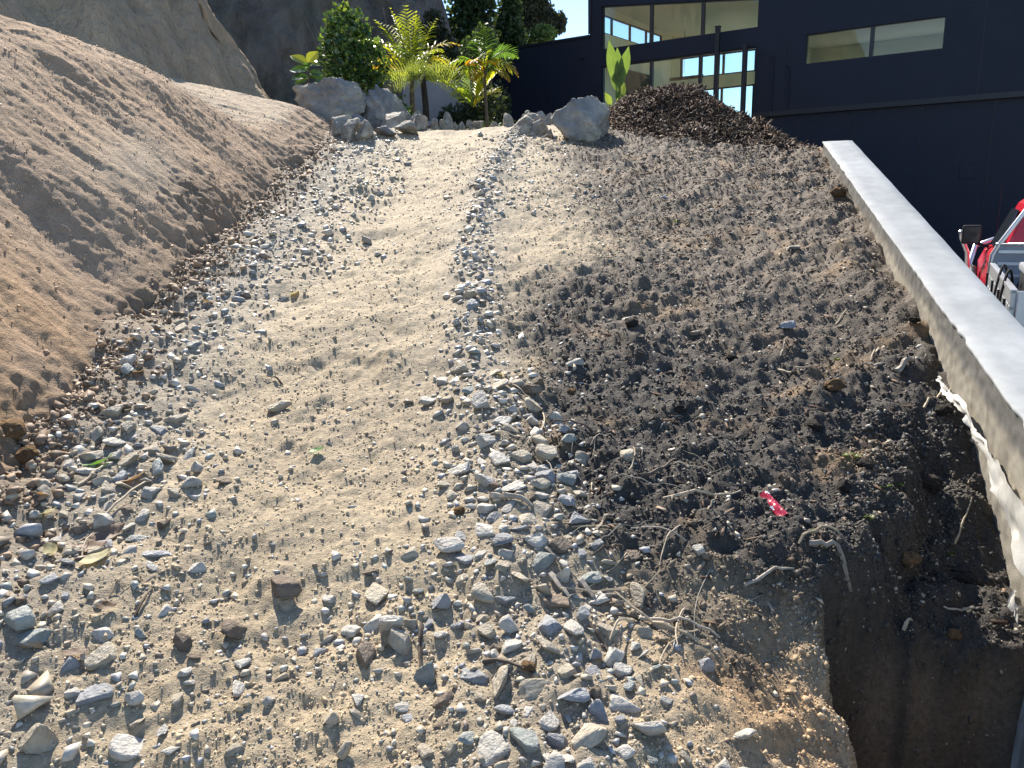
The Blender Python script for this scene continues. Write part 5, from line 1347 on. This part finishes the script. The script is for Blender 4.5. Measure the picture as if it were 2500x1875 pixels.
# ------------------------------------------------------------------ debris
def curve_pts(P, ang, L, bend, lift, n=9, zoff=0.006, rise=0.0):
    pts = []; a = ang; x, y = P
    for i in range(n):
        t = i / (n - 1)
        pts.append(Vector((x, y, zoff + lift * math.sin(math.pi * t) + rise * t)))
        x += math.cos(a) * L / (n - 1); y += math.sin(a) * L / (n - 1); a += bend / (n - 1)
    g = ground(np.array([p.x for p in pts]), np.array([p.y for p in pts]))
    for p, gz in zip(pts, g): p.z += float(gz)
    return pts
def stick(P, ang, L, r, mat, bend=0.2, lift=0.0, name='stick', rise=0.0, flat=False):
    pts = curve_pts(P, ang, L, bend, lift, rise=rise, zoff=r * 0.7)
    mb = MB(); o0 = pts[0].copy(); mb.tube([p - o0 for p in pts], [r * (1 - 0.5 * i / 8) * (1 + 0.12 * math.sin(i * 2.3)) for i in range(9)], 5)
    o = mb.build(name, mat, smooth=False); o.location = o0
    return o
# surveyed sticks: px,py start; px,py end; radius; bend; material; label
SURV = [
    (478, 667, 560, 676, 0.010, 0.0, 'twig', 'straight pale stick lying in the shade along the bank'),
    (330, 1510, 372, 1445, 0.004, 0.25, 'darktwig', 'thin reddish-brown twig among the left-hand gravel'),
    (240, 1280, 375, 1160, 0.005, 0.4, 'twig', 'bundle-like dry straw crossing the left-hand gravel'),
    (1030, 1530, 1035, 1665, 0.006, 0.3, 'darktwig', 'brown stalk lying across the dark green slab'),
    (1240, 935, 1325, 1005, 0.003, 0.5, 'twig', 'pale curved straw running over the gravel spill, upper part'),
    (1325, 1010, 1215, 1130, 0.003, -0.9, 'twig', 'pale curved straw running over the gravel spill, lower part'),
    (1345, 1410, 1390, 1475, 0.009, 0.1, 'greytwig', 'broken pale wooden splinter right of the windrow'),
    (1330, 1345, 1400, 1420, 0.006, 0.2, 'greytwig', 'grey split stick beside the windrow'),
    (1415, 1430, 1460, 1485, 0.011, 0.0, 'greytwig', 'stubby grey wood piece on the clay edge'),
    (1200, 1215, 1300, 1245, 0.012, 0.2, 'greytwig', 'thick weathered branch piece buried in the windrow'),
    (1455, 1290, 1490, 1265, 0.006, 0.0, 'twig', 'short pale straw on the dark soil right of the windrow'),
    (1180, 1630, 1300, 1665, 0.006, -0.3, 'darktwig', 'dark forked root in the foreground gravel'),
    (1815, 1445, 1940, 1400, 0.006, -0.25, 'greytwig', 'pale bent branch lying on dark soil left of the trench'),
    (1950, 1330, 2080, 1370, 0.005, -1.5, 'twig', 'hooped pale root arching over the trench edge'),
    (1975, 1335, 2075, 1455, 0.010, 0.5, 'greytwig', 'thicker root running down the trench edge'),
    (2205, 1545, 2245, 1525, 0.006, 0.0, 'twig', 'pale straw on the trench floor'),
    (2330, 1330, 2370, 1235, 0.004, 0.1, 'twig', 'straight pale reed standing near the white sheet'),
    (2150, 895, 2100, 905, 0.006, 1.2, 'greytwig', 'looped grey root lying near the wall'),
    (2190, 915, 2230, 885, 0.014, 0.1, 'greytwig', 'split pale timber offcut near the wall'),
    (2255, 1005, 2335, 925, 0.005, 0.0, 'twig', 'straight pale twig leaning towards the wall'),
    (1900, 900, 1970, 905, 0.005, 0.6, 'twig', 'curled orange-brown bark strip on the dark soil'),
    (1905, 870, 1912, 830, 0.004, 0.4, 'twig', 'upright bent straw on the dark soil'),
    (2040, 790, 2100, 760, 0.004, 0.1, 'twig', 'thin pale twig on the upper soil near the wall'),
    (1560, 1170, 1640, 1120, 0.008, 0.3, 'darktwig', 'dark rough twig on the black soil beside the gravel spill'),
    (1395, 1290, 1560, 1310, 0.004, 0.1, 'twig', 'long dry grass stem fanning over the dark soil'),
]
for (x0, y0, x1, y1, r, bend, mt_, lab) in SURV:
    A, B = gpx(x0, y0), gpx(x1, y1)
    if A is None or B is None: continue
    L = math.hypot(B[0] - A[0], B[1] - A[1]); ang = math.atan2(B[1] - A[1], B[0] - A[0]) - bend * 0.5
    L = min(L, 0.45)
    o = stick((A[0], A[1]), ang, L * (1 + 0.04 * bend * bend), r, MT[mt_], bend, lift=0.02 if abs(bend) > 0.3 else 0.008)
    tag(o, lab, 'stick', 'sticks and straws on the track')
    LAND.append((A[0], A[1], short(lab).replace(' crossing', '')))
srg = random.Random(77); pend = []
def rand_stick(x, y):
    kind = srg.choice(['twig', 'twig', 'twig', 'greytwig', 'greytwig', 'darktwig'])
    L = srg.uniform(0.05, 0.16) if srg.random() < 0.75 else srg.uniform(0.16, 0.3)
    r = srg.choice([0.0016, 0.002, 0.0025, 0.003, 0.005])
    ang, bend = srg.uniform(0, 6.28), srg.uniform(-0.9, 0.9)
    q = curve_pts((x, y), ang, L, bend, 0)
    if max(abs(a.z - b.z) for a, b in zip(q[:-1], q[1:])) > L / 8 * 0.8: return
    o = stick((x, y), ang, L, r, MT[kind], bend, srg.uniform(0, 0.018), rise=srg.uniform(0, 0.03))
    pend.append((o, x, y, {'twig': 'straw-coloured', 'greytwig': 'grey', 'darktwig': 'dark'}[kind] + (' short' if L < 0.1 else (' long' if L > 0.17 else '')) + ' twig'))
for _ in range(48):
    y = srg.uniform(1.7, 2.7); rand_stick(float(row_c(y)) + srg.gauss(0.33, 0.13), y)
for _ in range(46):
    y = srg.uniform(1.9, 4.6); x = float(wall_x(y)) - abs(srg.gauss(0.05, 0.28)) - 0.08; rand_stick(x, y)
for _ in range(30):
    y = srg.uniform(1.8, 4.2); rand_stick(srg.uniform(0.2, 1.4), y)
for _ in range(16):
    y = srg.uniform(1.5, 3.8); rand_stick(srg.uniform(-1.6, -0.9), y)
landmark_labels(pend, 'twig', 'twigs strewn over the soil')

def dead_leaf(px, py, lp, mat, label, curl=0.5, ang=None):
    P = gpx(px, py); d = float((P - CAM) @ _f); L = lp / FPX * d * 1.1
    ns, nw = 8, 4; V = []; F = []
    for i in range(ns + 1):
        t = i / ns; w = 0.24 * L * math.sin(math.pi * min(1, max(0.0, t * 0.98 + 0.01)) ** 0.9) ** 0.8 + 0.002
        for j in range(nw + 1):
            s_ = j / nw * 2 - 1
            V.append((L * (t - 0.5), s_ * w, curl * L * (0.25 * (2 * t - 1) ** 2 + 0.35 * (s_ * w / L) ** 2 * 4) + 0.03 * L * math.sin(9 * t + 3 * s_)))
    for i in range(ns):
        for j in range(nw): a = i * (nw + 1) + j; F.append((a, a + 1, a + nw + 2, a + nw + 1))
    mb = MB(); mb.faces(V, F); o = mb.build('fallen_leaf', mat, smooth=True)
    o.location = (P[0], P[1], gh(P[0], P[1]) + 0.012); o.rotation_euler = (srg.uniform(-0.3, 0.3) + SLOPE, srg.uniform(-0.25, 0.25), srg.uniform(0, 6.28) if ang is None else ang)
    return tag(o, label, 'leaf', 'fallen leaves on the left of the track')
for a in ((246, 850, 34, 'deadleaf', 'curled amber-brown leaf on the bank foot'), (320, 842, 30, 'deadleaf', 'flat brown leaf a little right of the amber one'), (340, 912, 40, 'deadleaf', 'brown leaf with upturned edge among shaded stones'),
          (385, 912, 36, 'deadleaf', 'second brown leaf lying right of the upturned one'), (239, 743, 34, 'deadleaf', 'narrow tan leaf high on the bank foot'), (336, 683, 18, 'paleleaf', 'small curled pale yellow leaf on the bank foot'),
          (387, 681, 26, 'paleleaf', 'ochre leaf beside a blue-grey stone on the bank foot'), (242, 1139, 62, 'greenleaf', 'large pale green leaf lying on the left-hand gravel'), (29, 1160, 60, 'deadleaf', 'dark brown leaf at the left picture edge below the bank'),
          (329, 1175, 60, 'deadleaf', 'pale brown curled leaf right of the green leaf'), (103, 1220, 55, 'deadleaf', 'brown leaf with holes on the left-hand gravel'), (114, 1261, 48, 'paleleaf', 'pale yellow leaf standing among the left-hand gravel'),
          (127, 1353, 55, 'paleleaf', 'yellow leaf lying low in the left-hand gravel'), (262, 1312, 80, 'deadleaf', 'big dark brown leaf lying across the gravel'), (223, 1347, 70, 'deadleaf', 'long tan pointed leaf below the big dark one'),
          (232, 1378, 75, 'paleleaf', 'broad pale greyish leaf below the tan pointed one'), (184, 1609, 52, 'deadleaf', 'dark curled leaf at lower left'), (262, 1500, 42, 'deadleaf', 'pinkish brown leaf right of the left-hand gravel'),
          (774, 1112, 34, 'greenleaf', 'fresh green leaf alone on the sandy path'), (720, 722, 36, 'paleleaf', 'pale orange leaf at the edge of the upper gravel'), (505, 745, 30, 'deadleaf', 'brown leaf resting between shaded stones up the bank'), (1225, 925, 30, 'paleleaf', 'pale leaf at the top of the gravel spill')):
    dead_leaf(a[0], a[1], a[2], MT[a[3]], a[4])

# clods of clay and soil
CLODS = [rock_arrays(900 + k, 3, 5, noise=0.45, dmin=0.6, dmax=0.95) for k in range(5)]
CL_ME = [np_mesh('clod_shape', V, F, MT['clod'], None, True) for V, F in CLODS]
def clod(px, py, lp, mat, label, group):
    P = gpx(px, py); d = float((P - CAM) @ _f); L = lp / FPX * d
    o = link(bpy.data.objects.new('clod', CL_ME[srg.randrange(5)])); o.scale = (L, L * srg.uniform(0.7, 1), L * srg.uniform(0.5, 0.75)); o.rotation_euler = (0, 0, srg.uniform(0, 6.28))
    o.location = (P[0], P[1], gh(P[0], P[1]) - 0.1 * L); o.material_slots[0].link = 'OBJECT'; o.material_slots[0].material = MT[mat]
    return tag(o, label, 'clod', group)
for a in ((2045, 485, 42, 'clod', 'orange clay clod against the wall near its top end'), (2300, 1010, 50, 'darkclod', 'dark clod at the foot of the wall beside the white sheet'), (2268, 1200, 60, 'darkclod', 'large dark clod on the trench side below the wall'),
          (2215, 1385, 62, 'clod', 'orange clod on the trench floor'), (2365, 1420, 58, 'darkclod', 'brown clod on the trench floor near the wall'), (2330, 1540, 40, 'clod', 'small orange clod near the front of the trench floor'),
          (1120, 1255, 34, 'clod', 'orange clod inside the gravel windrow'), (1305, 1330, 30, 'clod', 'small orange clod at the right edge of the windrow'), (1290, 1640, 40, 'clod', 'orange crumbly clod in the foreground gravel'),
          (1395, 955, 26, 'clod', 'small yellow clod right of the gravel spill top'), (2040, 955, 58, 'clod', 'tan clod on dark soil left of the split timber'), (1985, 1050, 46, 'darkclod', 'dark clod on the soil beyond the red wrapper'),
          (2060, 1190, 48, 'darkclod', 'dark clod right of the red wrapper'), (2110, 1150, 44, 'darkclod', 'dark clod near the upper trench edge'), (1560, 640, 30, 'darkclod', 'dark clod on the edge of the sandy patch'),
          (1540, 790, 36, 'darkclod', 'dark clod where the soil meets the path'), (1660, 1010, 40, 'darkclod', 'dark clod in the middle of the dark soil'), (20, 1080, 95, 'clod', 'big orange clod at the left edge at the bank foot'),
          (30, 940, 70, 'clod', 'orange lump higher on the bank foot at left'), (70, 1130, 60, 'clod', 'brown lump at the bank foot beside the dark leaf'), (1785, 880, 30, 'darkclod', 'small dark clod near the curled bark strip'), (2230, 800, 34, 'darkclod', 'dark clod among roots by the wall')):
    clod(*a, 'clods of earth')

# red wrapper
P = gpx(1900, 1262); d = float((P - CAM) @ _f)
r_ = empty('wrapper', (P[0], P[1], gh(P[0], P[1]) + 0.008), math.radians(14), 'crumpled red wrapper lying on the dark soil', 'wrapper')
ns = 12; V = []; F = []; L = 62 / FPX * d * 1.55; w = 26 / FPX * d
for i in range(ns + 1):
    t = i / ns
    for j in range(7):
        s_ = j / 6 * 2 - 1
        V.append((s_ * w * 0.5 * (1 + 0.15 * math.sin(7 * t)), L * (t - 0.3), 0.013 * (1 - s_ * s_) + 0.003 * math.sin(9 * t + 4 * s_) + 0.004))
for i in range(ns):
    for j in range(6): a = i * 7 + j; F.append((a, a + 1, a + 8, a + 7))
mb = MB(); mb.faces(V, F); o = mb.build('foil', MT['red'], r_, smooth=False); o.rotation_euler = (SLOPE, 0, 0)
mb = MB(); mb.poly([(-w * 0.55, L * 0.02, 0.006), (-w * 0.2, -L * 0.02, 0.012), (-w * 0.1, L * 0.16, 0.014), (-w * 0.75, L * 0.12, 0.010)]); mb.poly([(w * 0.1, L * 0.62, 0.016), (w * 0.4, L * 0.6, 0.012), (w * 0.35, L * 0.7, 0.014), (w * 0.05, L * 0.7, 0.018)])
o = mb.build('silver_edge', MT['whitefoil'], r_); o.rotation_euler = (SLOPE, 0, 0)
# white shard on the left bank foot
P = gpx(58, 985)
mb = MB(); mb.prism([(-0.03, 0, 0), (0.028, 0.003, 0.012), (0.022, 0.004, 0.02), (0.0, 0.003, 0.013), (-0.028, 0.002, 0.02)], (0, 0.006, 0.004)); o = mb.build('white_shard', MT['whitefoil']); o.location = (P[0], P[1], gh(P[0], P[1]) + 0.004)
tag(o, 'small white plastic shard on the bank foot at left', 'shard')

# crumpled white sheet squeezed along the foot of the wall
def on_wall(px, py, off=0.03):
    n = Vector((-1, 0.25, 0)).normalized(); q = Vector((2.76, 7.05, 0)) + n * off; d = Vector(ray(px, py)); t = (q - Vector(CAM)).dot(n) / d.dot(n)
    return Vector(CAM) + d * t
def sheet(path, label, seed, offs=0.022):
    rg = random.Random(seed); n = Vector((-1, 0.25, 0)).normalized()
    tops = [on_wall(px, py) for px, py, w in path]; wid = [w for _, _, w in path]
    V = []; F = []; m_ = 60; nw = 9
    for i in range(m_ + 1):
        f = i / m_ * (len(tops) - 1); k = min(int(f), len(tops) - 2); p = tops[k].lerp(tops[k + 1], f - k); w = wid[k] + (wid[k + 1] - wid[k]) * (f - k)
        for j in range(nw):
            t = j / (nw - 1)
            q = p + Vector((0, 0, -w * t)) + n * (0.004 + offs * (0.25 + 0.75 * t) * (0.6 + 0.6 * float(vnoise(np.array([i * 0.31 + seed]), np.array([t * 3.0]), seed)[0])) + 0.005 * float(vnoise(np.array([i * 0.9]), np.array([t * 7.0]), seed + 1)[0]))
            q.z += 0.008 * float(vnoise(np.array([i * 0.5]), np.array([t * 2.0 + 9]), seed + 2)[0])
            V.append(q)
    for i in range(m_):
        for j in range(nw - 1): a = i * nw + j; F.append((a, a + 1, a + nw + 1, a + nw))
    mb = MB(); mb.faces(V, F); return tag(mb.build('plastic_sheet', MT['sheet'], smooth=True), label, 'sheet', 'white sheets along the wall foot')
sheet([(2300, 920, 0.01), (2318, 945, 0.03), (2345, 972, 0.025), (2368, 990, 0.035), (2380, 1040, 0.025), (2412, 1080, 0.035), (2440, 1125, 0.07), (2470, 1180, 0.10), (2500, 1230, 0.13), (2540, 1300, 0.15)], 'crumpled white sheet squeezed between soil and wall', 3)
sheet([(2485, 1440, 0.15), (2495, 1500, 0.35), (2505, 1600, 0.5), (2540, 1700, 0.6), (2600, 1850, 0.6)], 'white sheet hanging down the wall at the lower right corner', 5, 0.05)
# tiny seedlings on the dark soil
for k, (px, py) in enumerate(((2190, 1195), (2120, 1265), (2060, 1125), (2085, 1130), (1650, 540), (1990, 1290), (2310, 1350), (2045, 870), (2160, 1200))):
    P = gpx(px, py)
    if P is None: continue
    mb = MB()
    for q in range(5):
        a = srg.uniform(0, 6.28); blade(mb, (0, 0, 0), (math.sin(a), math.cos(a), 0.9), srg.uniform(0.02, 0.035), 0.011, (0.16, 0.24, 0.04), droop=0.8, segs=3)
    o = mb.build('seedling', PM); o.location = (P[0], P[1], gh(P[0], P[1]))
    LANDX = ['beside the upper trench edge', 'above the hooped root', 'beyond the red wrapper', 'a little right of the one beyond the wrapper', 'far up by a pale stone', 'below and right of the red wrapper', 'on the trench floor', 'near the looped root', 'just left of the trench notch'][k]
    tag(o, f'tiny green seedling on dark soil {LANDX}', 'seedling', 'seedlings on the soil')
